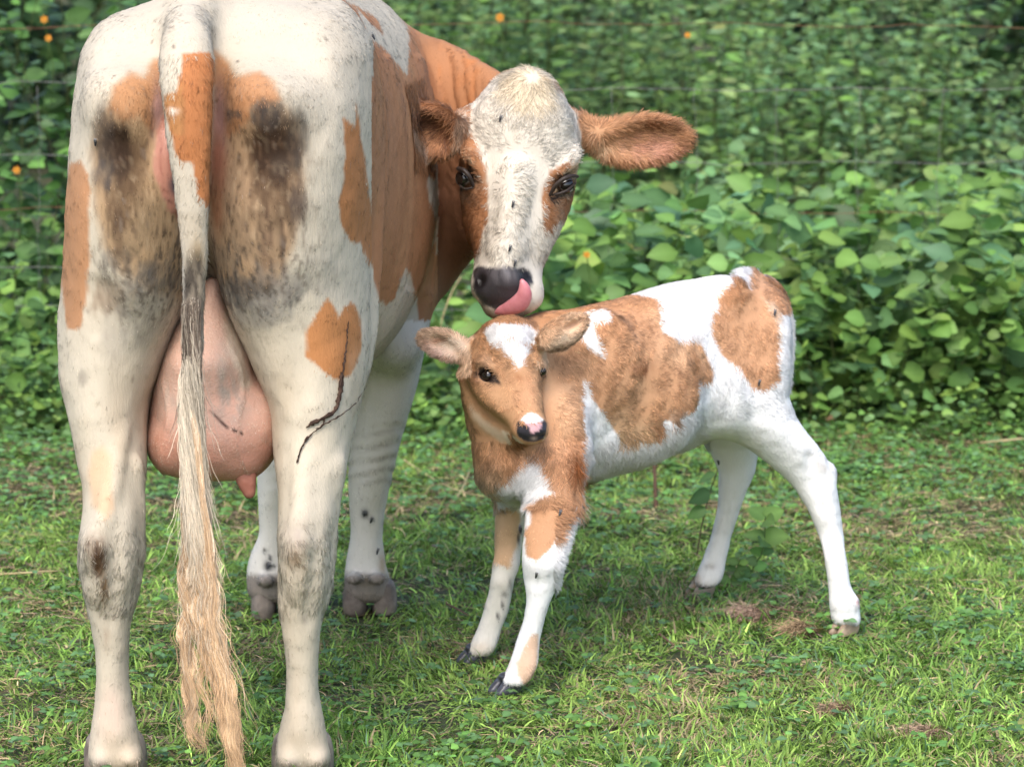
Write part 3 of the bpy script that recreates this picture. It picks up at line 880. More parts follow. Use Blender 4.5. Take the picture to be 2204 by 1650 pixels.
# skin folds: neck, flank, fore-knee
u_, v_ = uv_of(cv)
nkm = ((cv[:, 1] > 7.95) & (u_ > 880) & (v_ < 420)).astype(float) * sstep(880, 930, u_) * sstep(1060, 1010, u_)
ph = (u_ - 900) / 24.0 + (v_ - 200) * -.010 + 1.5 * vnoise(cv, 9, 81)
disp = -.0055 * nkm * (1 + .7 * vnoise(cv, 11, 82)) * (1 - np.abs(np.sin(ph * math.pi)) ** .7) * sstep(60, 130, v_)
flm = ((cv[:, 1] > 7.2) & (cv[:, 1] < 8.1) & (u_ > 700) & (v_ > 120) & (v_ < 620)).astype(float)
disp += .007 * flm * vnoise(cv * np.array((6, 11, 1.5)), 1, 83)
kn = ((cv[:, 1] > 7.95) & (v_ > 890) & (v_ < 1060)).astype(float)
disp += .0013 * kn * np.sin(v_ / 4.6 + u_ * .05 + 2.5 * vnoise(cv, 14, 84)) * sstep(-.3, .3, vnoise(cv, 22, 86))
disp += .0022 * fnoise(cv, 16, 85)
disp += .0016 * (cv[:, 1] < 7.3) * fnoise(cv, 34, 87)
cv = cv + cn * disp[:, None]
cv = relax(cv, cf, 1)
cn = vnormals(cv, cf)
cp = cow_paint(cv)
hide = mat_attr('hide', rough=.8, spec=.25, bump_s=.35, bscale=220, stretch=(1, 1, .25), gloss=True)
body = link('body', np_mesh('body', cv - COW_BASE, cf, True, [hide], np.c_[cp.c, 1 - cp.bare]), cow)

# ---- coat
def cow_fur(nst):
    wv = np.where(cn[:, 1] < .35, 1.0, .25) * np.where(cp.bare > .5, .0, 1)
    wv = wv * np.where(cp.head > .5, 1.8, 1.0) * np.where(cp.ear > .5, 2.2, 1)
    p, n = sample_surface(cv, cf, nst, cn, wv)
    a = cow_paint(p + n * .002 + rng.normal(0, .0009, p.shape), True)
    N = len(p)
    comb = np.tile(np.array([0, -.12, -1.0]), (N, 1))
    comb += .35 * np.stack([vnoise(p, 9, 101), vnoise(p, 9, 102), vnoise(p, 9, 103)], 1)
    length = np.full(N, .011) * rng.uniform(.6, 1.3, N)
    lift = np.full(N, .16)
    curl = np.full(N, .3)
    rad = np.full(N, .00050)
    # flank hair runs back to down
    m = a.flankm > .5
    comb[m] += np.array([0, .5, -.2])
    # head: whorl between the eyes, hair up on the forehead, down on the nose
    m = a.head > .5
    wh = P(1098, 395, 7.72)
    d = p - wh
    rad_dir = d / (np.linalg.norm(d, axis=1)[:, None] + 1e-6)
    tw = .5 * np.stack([vnoise(p, 26, 104), vnoise(p, 26, 105), vnoise(p, 26, 106)], 1)
    side = np.stack([np.sign(d[:, 0]) * .25, 0 * d[:, 0], 0 * d[:, 0]], 1)
    comb[m] = (rad_dir + tw + side)[m]
    length[m] = .018 * rng.uniform(.6, 1.3, m.sum())
    lift[m] = .17
    curl[m] = 1.0
    comb[m] += (.8 * np.stack([vnoise(p, 70, 111), 0 * p[:, 0], vnoise(p, 70, 112)], 1))[m]
    # forelock
    fl_ = m & (a.v < 250) & (a.u > 1070) & (a.u < 1200)
    d2 = p - P(1136, 158, 7.80)
    comb[fl_] = (d2 * np.array([1.2, 1, 1]) / .05 + tw)[fl_]
    length[fl_] *= 1.45; lift[fl_] = .2
    # nose: short
    m2 = m & (a.v > 560)
    length[m2] *= .45
    # ears: long fringe outwards
    m3 = a.ear > .5
    ce = np.where(a.u > 1100, 1, 0)
    cR, cL = P(1290, 305, 7.87), P(985, 262, 7.80)
    ec = np.where(ce[:, None] > 0, cR, cL)
    comb[m3] = ((p - ec) / .1 + np.array([0, 0, -.25]))[m3]
    length[m3] = .026 * rng.uniform(.5, 1.2, m3.sum())
    lift[m3] = .32
    curl[m3] = .5
    # tail hair lies down
    m4 = a.tail > .5
    comb[m4] = np.array([0, 0, -1.0]); length[m4] = .016 * rng.uniform(.6, 1.3, m4.sum()); lift[m4] = .13
    # hocks
    m5 = (a.v > 1130) & (a.v < 1320) & (p[:, 1] < 6.80)
    length[m5] *= 1.5
    S = fur_strands(p, n, comb, length, lift, curl, K=4)
    rr = rad[:, None] * np.array([1, .95, .8, .35])[None]
    lum = np.exp(rng.normal(-.02, .26, N) + .26 * vnoise(p * np.array((150, 150, 50)), 1, 107) + .10 * vnoise(p, 40, 108) + a.head * .08 * vnoise(p, 95, 109))
    lum = np.minimum(lum, 1.32)
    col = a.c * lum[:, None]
    nn = n + rng.normal(0, .16, n.shape) + (.34 - .20 * a.head)[:, None] * np.stack([vnoise(p * np.array((110, 110, 38)), 1, 113), .4 * vnoise(p, 85, 114), .7 * vnoise(p * np.array((110, 110, 38)), 1, 115)], 1)
    nn /= np.linalg.norm(nn, axis=1)[:, None]
    keep = a.bare < .5
    return S[keep], rr[keep], col[keep], nn[keep]
hairm = hair_mat('coat_hair')
S, rr, col_, nn = cow_fur(int(330000 * FUR))
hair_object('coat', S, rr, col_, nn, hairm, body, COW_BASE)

# ---- tail switch
def tail_switch():
    # locks: points (u,v), radius px, strands, depth, sub-locks, wave px, taper of the lock
    locks = [
        ([(412, 840), (414, 920), (416, 1000), (421, 1090), (430, 1180), (440, 1260), (448, 1340), (462, 1420), (480, 1500), (494, 1580), (503, 1660), (508, 1740)], 15, 1700, 6.64, 7, 5, .55),
        ([(414, 880), (428, 980), (440, 1080), (452, 1170), (460, 1250), (462, 1320), (474, 1400), (490, 1480), (500, 1560), (510, 1640), (516, 1740)], 9, 950, 6.63, 5, 5, .6),
        ([(408, 860), (398, 960), (396, 1060), (397, 1160), (396, 1250), (394, 1330), (400, 1400), (408, 1460), (408, 1530), (424, 1600), (428, 1700)], 6, 330, 6.65, 3, 6, .5),
        ([(410, 900), (410, 1000), (412, 1120), (420, 1220), (430, 1290), (440, 1350), (434, 1420), (440, 1490), (446, 1560), (452, 1620)], 5, 110, 6.65, 3, 6, .5),
        ([(412, 870), (402, 960), (408, 1060), (414, 1140), (418, 1220), (420, 1300), (432, 1370), (452, 1440), (470, 1520)], 11, 600, 6.65, 5, 6, .5),
        ([(412, 900), (426, 980), (436, 1080), (446, 1170), (458, 1240), (470, 1300), (478, 1350)], 10, 450, 6.64, 4, 7, .3),
        ([(412, 760), (414, 850), (416, 940), (420, 1030), (424, 1110), (428, 1190), (430, 1260)], 27, 2600, 6.645, 12, 2.5, .7),
        ([(414, 640), (412, 700), (412, 780), (413, 860), (415, 940), (418, 1010)], 22, 1100, 6.648, 10, 1, .9)]
    allS, allR, allC = [], [], []
    K = 44
    for li, (pts, spread, cnt, Yd, ns, wpx, tp) in enumerate(locks):
        cnt = int(1.5 * cnt * max(FUR, .4))
        c = np.array([P(a, b, Yd) for a, b in pts])
        dd = np.r_[0, np.cumsum(np.linalg.norm(np.diff(c, axis=0), axis=1))]
        _, cc = crom(dd, c, 200)
        L = dd[-1]
        sid = rng.integers(0, ns, cnt)
        s_ang = rng.uniform(0, 2 * math.pi, ns); s_r = np.sqrt(rng.random(ns)) * .75
        s_ph = rng.uniform(0, 6.28, ns); s_fq = rng.uniform(48, 82, ns); s_len = rng.uniform(.72, 1.0, ns); s_lum = rng.normal(0, .16, ns); s_amp = rng.uniform(.6, 1.5, ns)
        t0 = rng.uniform(0, .40, cnt) if li < 6 else rng.uniform(0, .55, cnt)
        t1 = np.minimum(1, t0 + (s_len[sid] - t0) * rng.uniform(.55, 1.03, cnt) ** .7)
        ang = rng.uniform(0, 2 * math.pi, cnt); rr_ = np.sqrt(rng.random(cnt))
        s = np.linspace(0, 1, K)
        tt = np.clip(t0[:, None] + (t1 - t0)[:, None] * s[None], 0, 1)
        X = np.stack([np.interp(tt, np.linspace(0, 1, 200), cc[:, d]) for d in range(3)], 2)
        sp = spread * mpp(Yd)
        env = np.interp(tt, [0, .12, .45, 1], [.45 if li < 7 else .95, 1, .9, tp])
        arc = tt * L
        loc_r = .42 * np.interp(tt, [0, .3, .6, 1], [1.3, .8, .5, .32]) if li < 6 else .55 + 0 * tt
        cx_ = s_r[sid][:, None] * np.cos(s_ang[sid][:, None] + arc * 5) + loc_r * rr_[:, None] * np.cos(ang[:, None] + arc * 9)
        cy_ = s_r[sid][:, None] * np.sin(s_ang[sid][:, None] + arc * 5) + loc_r * rr_[:, None] * np.sin(ang[:, None] + arc * 9)
        vv_ = uv_of(X)[1]
        grow = sstep(1060, 1260, vv_)
        wav = (1.5 * wpx * s_amp[sid] * mpp(Yd))[:, None] * np.sin(arc * s_fq[sid][:, None] + 1.1 * np.sin(arc * 19 + s_ph[sid][:, None] * 2) + s_ph[sid][:, None] + rng.normal(0, .5, cnt)[:, None]) * (.15 + .85 * grow) * (.45 + .55 * np.abs(np.sin(arc * 11 + s_ph[sid][:, None])))
        X[:, :, 0] += sp * env * cx_ + wav
        X[:, :, 1] += sp * .7 * env * cy_ + .6 * wav * np.cos(arc * 30)
        X[:, :, 0] += rng.normal(0, .005, cnt)[:, None] * s[None] ** 2 + .0012 * np.sin(arc * rng.uniform(50, 140, cnt)[:, None] + ang[:, None])
        fly = rng.random(cnt) < .05
        X[fly, :, 0] += (rng.normal(0, .018, fly.sum())[:, None] * s[None] ** 2)
        allS.append(X)
        allR.append(np.tile(np.concatenate([np.full(K - 4, .00034), [.0003, .00024, .00016, .0001]]), (cnt, 1)))
        vtop = vv_[:, 12]
        base = np.array((.60, .52, .40)) + (np.array((.52, .34, .19)) - np.array((.60, .52, .40))) * sstep(980, 1180, vtop)[:, None]
        if li == 7:
            greyh = rng.random(cnt) < .80 * sstep(900, 760, vtop)
            base[greyh] = (.15, .115, .085)
            base[~greyh] = (.50, .43, .33)
        cl = base * np.exp(rng.normal(0, .18, cnt) + s_lum[sid])[:, None]
        dark = rng.random(cnt) < .08
        cl[dark] *= .5
        allC.append(cl)
    S = np.concatenate(allS); Rr = np.concatenate(allR); Cc = np.concatenate(allC)
    nn_ = np.stack([rng.normal(0, .45, len(S)), -1 + rng.normal(0, .3, len(S)), np.full(len(S), .35)], 1)
    nn_ /= np.linalg.norm(nn_, axis=1)[:, None]
    hair_object('tail_switch', S, Rr, Cc, nn_, hairm, cow, COW_BASE)
tail_switch()

# ---- udder, teats
def udder():
    pr = [LZ([(596, 442, 472, 6.95, .03), (640, 425, 482, 6.94, .06), (700, 378, 506, 6.935, .09), (760, 352, 536, 6.93, .125), (820, 332, 562, 6.97, .155), (870, 323, 578, 6.99, .175),
              (920, 321, 587, 7.00, .185), (960, 330, 590, 7.01, .18), (990, 348, 582, 7.01, .16), (1008, 372, 560, 7.02, .13), (1018, 400, 520, 7.02, .09)], n=2.1, k=.03, cap=.02, name='udder'),
          E(372, 965, 6.93, 44, 50, .07, k=.04, name='udder'), E(500, 930, 6.93, 84, 82, .10, k=.05, name='udder'),
          E(522, 985, 6.90, 42, 34, .05, k=.03, name='udder'),
          T([(433, 700, 6.76, 3), (432, 800, 6.76, 4), (428, 900, 6.76, 5), (425, 985, 6.80, 5)], k=.03, op='sub'),
          T([(390, 720, 6.82, 3), (368, 790, 6.81, 4), (346, 860, 6.82, 3)], k=.014, op='sub'), T([(505, 700, 6.83, 3), (534, 780, 6.82, 4), (562, 860, 6.83, 3)], k=.014, op='sub'),
          T([(455, 880, 6.79, 2), (476, 905, 6.785, 3), (500, 924, 6.785, 3), (522, 932, 6.79, 2)], k=.008, op='sub'), E(560, 900, 6.95, 40, 60, .09, k=.05, name='udder')]
    v, f = sdf_mesh(pr, .0066 * RES)
    n = vnormals(v, f)
    uu_, vv_ = uv_of(v)
    vein = np.exp(-((uu_ - 505 - 14 * np.sin(vv_ / 40) - (vv_ - 800) * .12) / 5) ** 2) * sstep(720, 780, vv_) + np.exp(-((uu_ - 355 + 8 * np.sin(vv_ / 30)) / 5) ** 2) * sstep(780, 840, vv_)
    v = v + n * (.004 * fnoise(v, 9, 91) + .0022 * fnoise(v, 30, 93) + .003 * vein)[:, None]
    n = vnormals(v, f)
    a = Paint(v, (.56, .335, .25))
    a.mix(.8 * sstep(830, 620, a.v), (.62, .42, .34))
    a.poly([(482, 640), (500, 690), (520, 760), (545, 830), (520, 840), (495, 760), (478, 700)], (.60, .52, .40), 8, amt=.8)
    a.mix(.5 * sstep(.0, .6, fnoise(v, 14, 92)), (.50, .23, .15))
    a.mix(.5 * sstep(.1, .6, fnoise(v, 26, 94)), (.44, .27, .21))
    a.mix(.45 * sstep(860, 1000, a.v), (.48, .19, .12))
    a.mix(.6 * sstep(500, 440, a.u) * sstep(900, 700, a.v), (.58, .36, .25))
    a.blob(490, 850, 44, 64, (.34, .27, .22), .7, None, 1.2)
    a.blob(360, 860, 26, 50, (.44, .32, .25), .6, None, 1.2)
    a.blob(345, 960, 22, 26, (.34, .16, .10), .6, None, .8)
    a.blob(500, 760, 30, 50, (.50, .40, .32), .5, None, 1.0)
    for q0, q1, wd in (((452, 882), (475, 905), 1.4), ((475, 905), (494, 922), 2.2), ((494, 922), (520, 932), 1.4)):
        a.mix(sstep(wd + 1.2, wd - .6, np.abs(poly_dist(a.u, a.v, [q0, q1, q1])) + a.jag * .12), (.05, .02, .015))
    skin = mat_attr('udder_skin', rough=.62, spec=.25, bump_s=.5, bscale=190, sss=.12)
    ud = link('udder', np_mesh('udder', v - COW_BASE, f, True, [skin], a.c), cow)
    tc = mat_noise('teat_skin', (.32, .125, .085), (.40, .175, .125), 30, .6, .5, .002, 200, .25, .1)
    for pts in ([(522, 985, 6.885, 36), (526, 1012, 6.875, 27), (532, 1042, 6.868, 20), (537, 1060, 6.865, 14)],
                [(388, 985, 6.90, 24), (392, 1005, 6.90, 16), (394, 1022, 6.90, 11)]):
        tv, tf = sdf_mesh([T(pts, k=.01, name='t')], .004)
        link('teat', np_mesh('teat', tv - COW_BASE, tf, True, [tc]), ud)
    # fine hair on the udder
    p, nn = sample_surface(v, f, int(42000 * FUR), n, np.where(n[:, 1] < .3, 1, .1) * np.where(v[:, 2] > .5, 1, 1))
    a2 = Paint(p, (.62, .50, .40)); a2.c *= np.exp(rng.normal(0, .3, len(p)))[:, None]
    S = fur_strands(p, nn, np.tile([0, -.1, -1.], (len(p), 1)), rng.uniform(.004, .009, len(p)), np.full(len(p), .25), np.full(len(p), .4))
    hair_object('udder_hair', S, np.tile([.00022, .0002, .00016, .0001], (len(p), 1)), a2.c, nn, hairm, ud, COW_BASE)
udder()

# ---- hooves: two claws in one horn mesh
def hoof_mesh(cx, cy, heading, L, W, H, tip=.0):
    """heading: direction of the toes (radians from +X)"""
    pr = []
    for s in (-1, 1):
        yc = s * W * .255
        rows = [(-.004, .0, yc, L * .50, W * .228), (H * .25, -.004, yc, L * .485, W * .228), (H * .6, -.012, yc * .96, L * .42, W * .235), (H * .9, -.02, yc * .9, L * .35, W * .215), (H * 1.08, -.024, yc * .85, L * .30, W * .19)]
        pr.append(Loft('z', rows, n=2.4, k=.002, cap=.010, name='claw'))
        pr.append(Ell((-L * .34, yc, H * .38), (L * .18, W * .2, H * .36), k=.006))
    pr.append(Ell((-L * .12, 0, H * 1.0), (L * .24, W * .28, H * .25), k=.008))
    v, f = sdf_mesh(pr, min(W, L) / 26)
    v[:, 2] = np.maximum(v[:, 2], .0)
    v = v + vnormals(v, f) * (.0004 * fnoise(v * np.array((1, 1, 4)), 90, 7))[:, None]
    c, s_ = math.cos(heading), math.sin(heading)
    return np.stack([cx + v[:, 0] * c - v[:, 1] * s_, cy + v[:, 0] * s_ + v[:, 1] * c, v[:, 2]], 1), f
horn = mat_noise('hoof_horn', (.12, .095, .08), (.27, .22, .18), 22, .65, .5, .003, 90, .3)
for (u, v, Y, L, W) in ((250, 1668, 6.83, .125, .118), (652, 1668, 6.83, .125, .118), (796, 1290, 8.17, .125, .122), (598, 1295, 8.13, .125, .118)):
    x = P(u, v, Y)[0]
    hv, hf = hoof_mesh(x, Y, R(92), L, W, .068)
    link('hoof', np_mesh('hoof', hv - COW_BASE, hf, True, [horn]), cow)

# ---- eyes, tongue
def eye_mat():
    m, n, b = new_mat('eye_gloss')
    b.inputs['Base Color'].default_value = (.012, .008, .006, 1)
    b.inputs['Roughness'].default_value = .06
    b.inputs['Specular IOR Level'].default_value = .7
    t = noise_node(n, 40)
    bump(n, b, t.outputs[0], .02, .001)
    return m
eyem = eye_mat()
def ball(name, c, r, mat, parent, base, sc=(1, 1, 1)):
    v, f = sdf_mesh([Ell(c, np.array(sc) * r, k=.002)], r / 9, 1)
    return link(name, np_mesh(name, v - base, f, True, [mat]), parent)
ball('eye', P(999, 384, 7.757), .018, eyem, cow, COW_BASE)
ball('eye', P(1217, 398, 7.753), .019, eyem, cow, COW_BASE)
lid = mat_noise('eyelid_skin', (.018, .012, .010), (.035, .024, .018), 60, .45)
for pts in ([(1184, 420, 7.727, 4), (1195, 399, 7.721, 5), (1214, 384, 7.720, 5.5), (1232, 378, 7.729, 5), (1243, 380, 7.745, 4)], [(1188, 420, 7.728, 3), (1204, 417, 7.724, 3.5), (1222, 410, 7.727, 3.5), (1238, 394, 7.742, 3)],
            [(986, 363, 7.742, 5), (998, 366, 7.728, 6), (1010, 379, 7.722, 5), (1019, 400, 7.727, 4)], [(990, 400, 7.745, 3), (1000, 408, 7.733, 3.5), (1018, 404, 7.728, 3)]):
    ev, ef = sdf_mesh([T(pts, k=.004)], .0018)
    link('eyelid', np_mesh('eyelid', ev - COW_BASE, ef, True, [lid]), cow)
tv, tf = sdf_mesh([T([(1070, 668, 7.69, 10), (1096, 664, 7.672, 16), (1120, 652, 7.655, 21), (1130, 634, 7.645, 17), (1128, 614, 7.642, 11), (1123, 603, 7.645, 5)], k=.01, sc=(1, .6, 1)),
                   T([(1096, 655, 7.630, 3), (1114, 642, 7.618, 4), (1122, 622, 7.612, 3)], k=.012, op='sub')], .0026)
tong = mat_noise('tongue_skin', (.50, .17, .19), (.62, .26, .28), 30, .35, .3, .002, 180, .5, .2)
link('tongue', np_mesh('tongue', tv - COW_BASE, tf, True, [tong]), cow)

# ---- dried mud trickle caked on the right thigh
mud_m = mat_noise('dried_mud', (.028, .016, .012), (.075, .045, .032), 90, .85, .7, .002, 260, .15)
def crust(segs):
    pr = []
    q = np.random.default_rng(8)
    U_, V_ = uv_of(cv)
    fi = np.where((cn[:, 1] < .2) & (cv[:, 1] < 7.3))[0]
    vs, fs, o = [], [], 0
    for pts, w0, w1 in segs:
        pts = np.array(pts, float)
        dd = np.r_[0, np.cumsum(np.linalg.norm(np.diff(pts, axis=0), axis=1))]
        m = max(4, int(dd[-1] / 5))
        t = np.linspace(0, dd[-1], m)
        uu = np.interp(t, dd, pts[:, 0]) + q.normal(0, 1.1, m); vv = np.interp(t, dd, pts[:, 1])
        P3, rr = [], []
        for k in range(m):
            d = (U_[fi] - uu[k]) ** 2 + (V_[fi] - vv[k]) ** 2
            i = fi[np.argpartition(d, 3)[:3]]
            P3.append(P(uu[k], vv[k], cv[i, 1].min() - .0030)); rr.append((w0 + (w1 - w0) * k / (m - 1)) * q.uniform(.5, 1.4) * mpp(6.8))
        P3, rr = np.array(P3), np.array(rr)
        rr[0] *= .3; rr[-1] *= .3
        tg = np.gradient(P3, axis=0); tg /= np.linalg.norm(tg, axis=1)[:, None]
        a_ = np.cross(tg, [0, 1.0, 0]); a_ /= np.linalg.norm(a_, axis=1)[:, None]
        an = np.arange(8) * math.pi / 4
        wob = q.uniform(.75, 1.25, (m, 8))
        V = P3[:, None] + (rr[:, None] * wob)[:, :, None] * (np.cos(an)[None, :, None] * a_[:, None] + .6 * np.sin(an)[None, :, None] * np.array([0, 1.0, 0]))
        i0 = np.arange(m - 1)[:, None] * 8; j = np.arange(8)[None]
        fs.append(np.stack([i0 + j, i0 + (j + 1) % 8, i0 + 8 + (j + 1) % 8, i0 + 8 + j], -1).reshape(-1, 4) + o)
        vs.append(V.reshape(-1, 3)); o += m * 8
    return np.concatenate(vs), np.concatenate(fs)
mv, mf = crust([([(752, 690), (746, 730), (740, 790), (736, 830), (731, 858), (722, 884), (700, 898), (676, 908), (660, 920)], 1.5, 4.5),
                ([(735, 800), (731, 850), (722, 884)], 3, 5.5), ([(722, 884), (690, 903)], 5, 4), ([(700, 900), (693, 916), (680, 922)], 2, 1.5),
                ([(790, 830), (768, 866), (735, 893), (700, 912), (680, 926), (668, 936), (655, 952), (646, 972), (638, 996)], 1.0, 2.2), ([(664, 938), (654, 952)], 4.5, 4)])
link('dried_mud', np_mesh('dried_mud', mv - COW_BASE, mf, True, [mud_m]), body)

# ---- flies sitting on the hides
fly_m = mat_noise('fly_body', (.012, .012, .014), (.03, .03, .034), 200, .35, .2, .0005, 400, .5)
wing_m = mat_noise('fly_wing', (.10, .10, .10), (.16, .16, .16), 200, .4, .1, .0005, 400, .5)
def place_fly(u, v, label, verts, nrm, size=.0034):
    uu, vv = uv_of(verts)
    d = (uu - u) ** 2 + (vv - v) ** 2
    near = np.where(d < d.min() + 60)[0]
    i = near[np.argmin(verts[near, 1])]
    n = nrm[i]; c = P(u, v, verts[i, 1]) + n * size * .9
    t = np.cross(n, [0.3, .1, 1.0]); t /= np.linalg.norm(t); b2 = np.cross(n, t)
    M = np.array([b2, t, n])
    root = empty('fly', c)
    tag(root, label, 'fly', 'flies on the cow and calf')
    fv, ff = sdf_mesh([Ell((0, 0, 0), np.array((1.5, .75, .7)) * size, M, k=.0006), Ell(b2 * size * 1.5, np.array((.6, .6, .55)) * size, M, k=.0006)], size / 5, 1)
    link('fly_body', np_mesh('fly_body', fv, ff, True, [fly_m]), root)
    for sg in (-1, 1):
        q = [n * size * .65, n * size * .6 + t * sg * size * .8 - b2 * size * .5, n * size * .5 + t * sg * size * .9 - b2 * size * 2.3, n * size * .6 + t * sg * size * .2 - b2 * size * 2.2]
        q2 = [x - n * size * .06 for x in q]
        link('wing', np_mesh('wing', np.array(q + q2), np.array([[0, 1, 2, 3], [7, 6, 5, 4], [0, 4, 5, 1], [1, 5, 6, 2], [2, 6, 7, 3], [3, 7, 4, 0]]), False, [wing_m]), root)
FLIES_COW = [(1104, 440, 'fly on the middle of the cow\'s white nose bridge'), (1097, 535, 'fly on the lower nose bridge of the cow'), (1107, 567, 'fly just above the cow\'s dark nose'),
             (1078, 256, 'fly high on the cow\'s forehead'), (800, 80, 'black fly on the right edge of the cow\'s rump'), (208, 306, 'fly on the dirty left buttock of the cow'),
             (785, 1104, 'largest black fly on the cow\'s right front shin'), (799, 1118, 'small fly just below the largest one on the cow\'s right front shin'),
             (811, 1186, 'fly low on the cow\'s right front shin'), (578, 1217, 'fly on the cow\'s far front fetlock')]
for u, v, lab in FLIES_COW:
    place_fly(u, v, lab, cv, cn)
# ================================================================== the calf
FN, FF, HN, HF = G(1102, 1488), G(1026, 1425), G(1826, 1362), G(1512, 1280)   # feet: near fore, far fore, near hind, far hind

def calf_prims():
    pr = []
    TR = [(1044, 800, 1010, 7.67, .065), (1080, 740, 1045, 7.69, .095), (1150, 688, 1062, 7.72, .125), (1250, 664, 1036, 7.78, .145), (1350, 640, 1000, 7.85, .152), (1440, 612, 968, 7.92, .15),
          (1520, 601, 945, 7.97, .14), (1600, 598, 930, 8.02, .13), (1660, 612, 900, 8.06, .11), (1692, 650, 830, 8.08, .08)]
    pr.append(LX(TR, n=2.25, k=.04, cap=.04, name='trunk'))
    NK = [(690, 1060, 1175, 7.76, .07), (740, 1000, 1205, 7.75, .08), (800, 986, 1225, 7.72, .09), (860, 994, 1230, 7.69, .095), (920, 1009, 1234, 7.66, .10), (980, 1029, 1240, 7.64, .105),
          (1030, 1032, 1240, 7.64, .10), (1060, 1050, 1225, 7.66, .08)]
    pr.append(LZ(NK, n=2.15, k=.05, cap=.03, name='neck'))
    # near foreleg
    y = FN[1]
    NF = [(960, 1150, 1265, 7.60, .075), (1040, 1142, 1252, 7.56, .062), (1100, 1132, 1240, 7.50, .05), (1150, 1126, 1226, 7.47, .044), (1200, 1122, 1214, 7.45, .042), (1250, 1127, 1203, 7.45, .038), (1290, 1132, 1186, y + .02, .030),
          (1330, 1127, 1174, y + .02, .024), (1370, 1116, 1163, y + .02, .024), (1400, 1106, 1160, y + .015, .026), (1430, 1094, 1158, y + .0, .030), (1455, 1082, 1146, y - .010, .030), (1474, 1074, 1134, y - .018, .028)]
    pr.append(LZ(NF, n=2.2, k=.03, cap=.02, name='leg'))
    y = FF[1]
    FFr = [(980, 1060, 1150, 7.72, .07), (1050, 1068, 1136, 7.72, .055), (1100, 1066, 1132, 7.72, .045), (1150, 1063, 1126, 7.715, .04), (1200, 1064, 1120, 7.71, .036), (1240, 1058, 1108, y, .030),
           (1280, 1050, 1101, y, .024), (1320, 1039, 1092, y, .022), (1360, 1025, 1077, y, .024), (1385, 1014, 1069, y - .008, .026), (1408, 1003, 1058, y - .016, .026)]
    pr.append(LZ(FFr, n=2.2, k=.03, cap=.02, name='leg'))
    # near hind leg
    y = HN[1]
    NH = [(640, 1570, 1685, 8.02, .06), (700, 1545, 1702, 7.99, .075), (780, 1525, 1704, 7.97, .085), (850, 1510, 1698, 7.96, .085), (900, 1515, 1714, 7.96, .08), (940, 1575, 1745, 7.965, .065), (970, 1618, 1768, 7.97, .055), (1000, 1658, 1788, 7.975, .045),
          (1030, 1692, 1799, 7.98, .040), (1060, 1715, 1804, 7.98, .036), (1100, 1741, 1809, 7.98, .031), (1150, 1762, 1814, 7.98, .028), (1200, 1775, 1820, y, .025), (1250, 1781, 1829, y, .025),
          (1290, 1786, 1842, y, .028), (1320, 1788, 1851, y, .031), (1345, 1791, 1856, y, .031)]
    pr.append(LZ(NH, n=2.15, k=.04, cap=.02, name='leg'))
    y = HF[1]
    FH = [(820, 1480, 1640, 8.13, .07), (880, 1488, 1650, 8.15, .07), (930, 1502, 1645, 8.17, .06), (970, 1528, 1634, 8.19, .05), (1010, 1545, 1626, 8.20, .042), (1050, 1546, 1610, 8.20, .036), (1100, 1544, 1591, 8.21, .03),
          (1150, 1531, 1576, 8.22, .027), (1200, 1514, 1564, 8.22, .025), (1232, 1500, 1558, 8.22, .029), (1262, 1492, 1546, 8.22, .03)]
    pr.append(LZ(FH, n=2.15, k=.03, cap=.02, name='leg'))
    # stifle fold, hock point, hip and pin bones
    pr.append(E(1545, 830, 7.90, 62, 95, .06, k=.05, name='leg', ang=18))
    pr.append(E(1778, 1018, 7.99, 23, 26, .026, k=.012, name='leg'))
    pr.append(E(1166, 1214, 7.425, 27, 26, .024, k=.02, name='leg'))         # near knee
    pr.append(E(1090, 1212, 7.68, 24, 24, .022, k=.02, name='leg'))
    pr.append(E(1822, 1296, 7.94, 26, 20, .024, k=.015, name='leg'))
    pr.append(T([(1745, 985, 7.925, 6), (1752, 1045, 7.925, 7), (1778, 1100, 7.935, 5)], k=.02, op='sub'))
    pr.append(T([(1778, 1060, 7.95, 9), (1792, 1130, 7.955, 8), (1806, 1220, 7.96, 7)], k=.015, name='leg'))

    pr.append(E(1560, 632, 7.94, 34, 22, .03, k=.05, name='trunk'))
    pr.append(T([(1600, 606, 8.05, 20), (1628, 603, 8.10, 20), (1655, 616, 8.14, 20), (1678, 640, 8.17, 18), (1693, 680, 8.18, 15), (1697, 740, 8.18, 14), (1694, 800, 8.17, 12), (1690, 840, 8.16, 10)], k=.02, name='tail'))
    pr.append(E(1290, 760, 7.69, 70, 90, .03, k=.08, name='trunk'))      # shoulder blade
    pr.append(E(1215, 930, 7.60, 48, 70, .05, k=.05, name='trunk'))       # shoulder point
    pr.append(T([(1490, 760, 7.73, 20), (1500, 850, 7.75, 22)], k=.07, op='sub'))   # hollow flank
    pr.append(E(1390, 850, 7.78, 110, 120, .06, k=.09, name='trunk'))
    # head, 3/4 view
    HD = [(686, 1062, 1128, 7.66, .035), (700, 1040, 1148, 7.655, .06), (730, 1016, 1162, 7.64, .078), (770, 1004, 1170, 7.62, .085), (805, 1003, 1170, 7.60, .085), (840, 1016, 1166, 7.575, .078),
          (870, 1042, 1167, 7.55, .066), (900, 1080, 1174, 7.53, .055), (925, 1104, 1177, 7.515, .048), (943, 1114, 1172, 7.515, .038)]
    pr.append(LZ(HD, n=2.15, k=.02, cap=.015, name='head'))
    pr.append(E(1095, 725, 7.60, 56, 40, .05, k=.03, name='head'))                 # poll and forehead
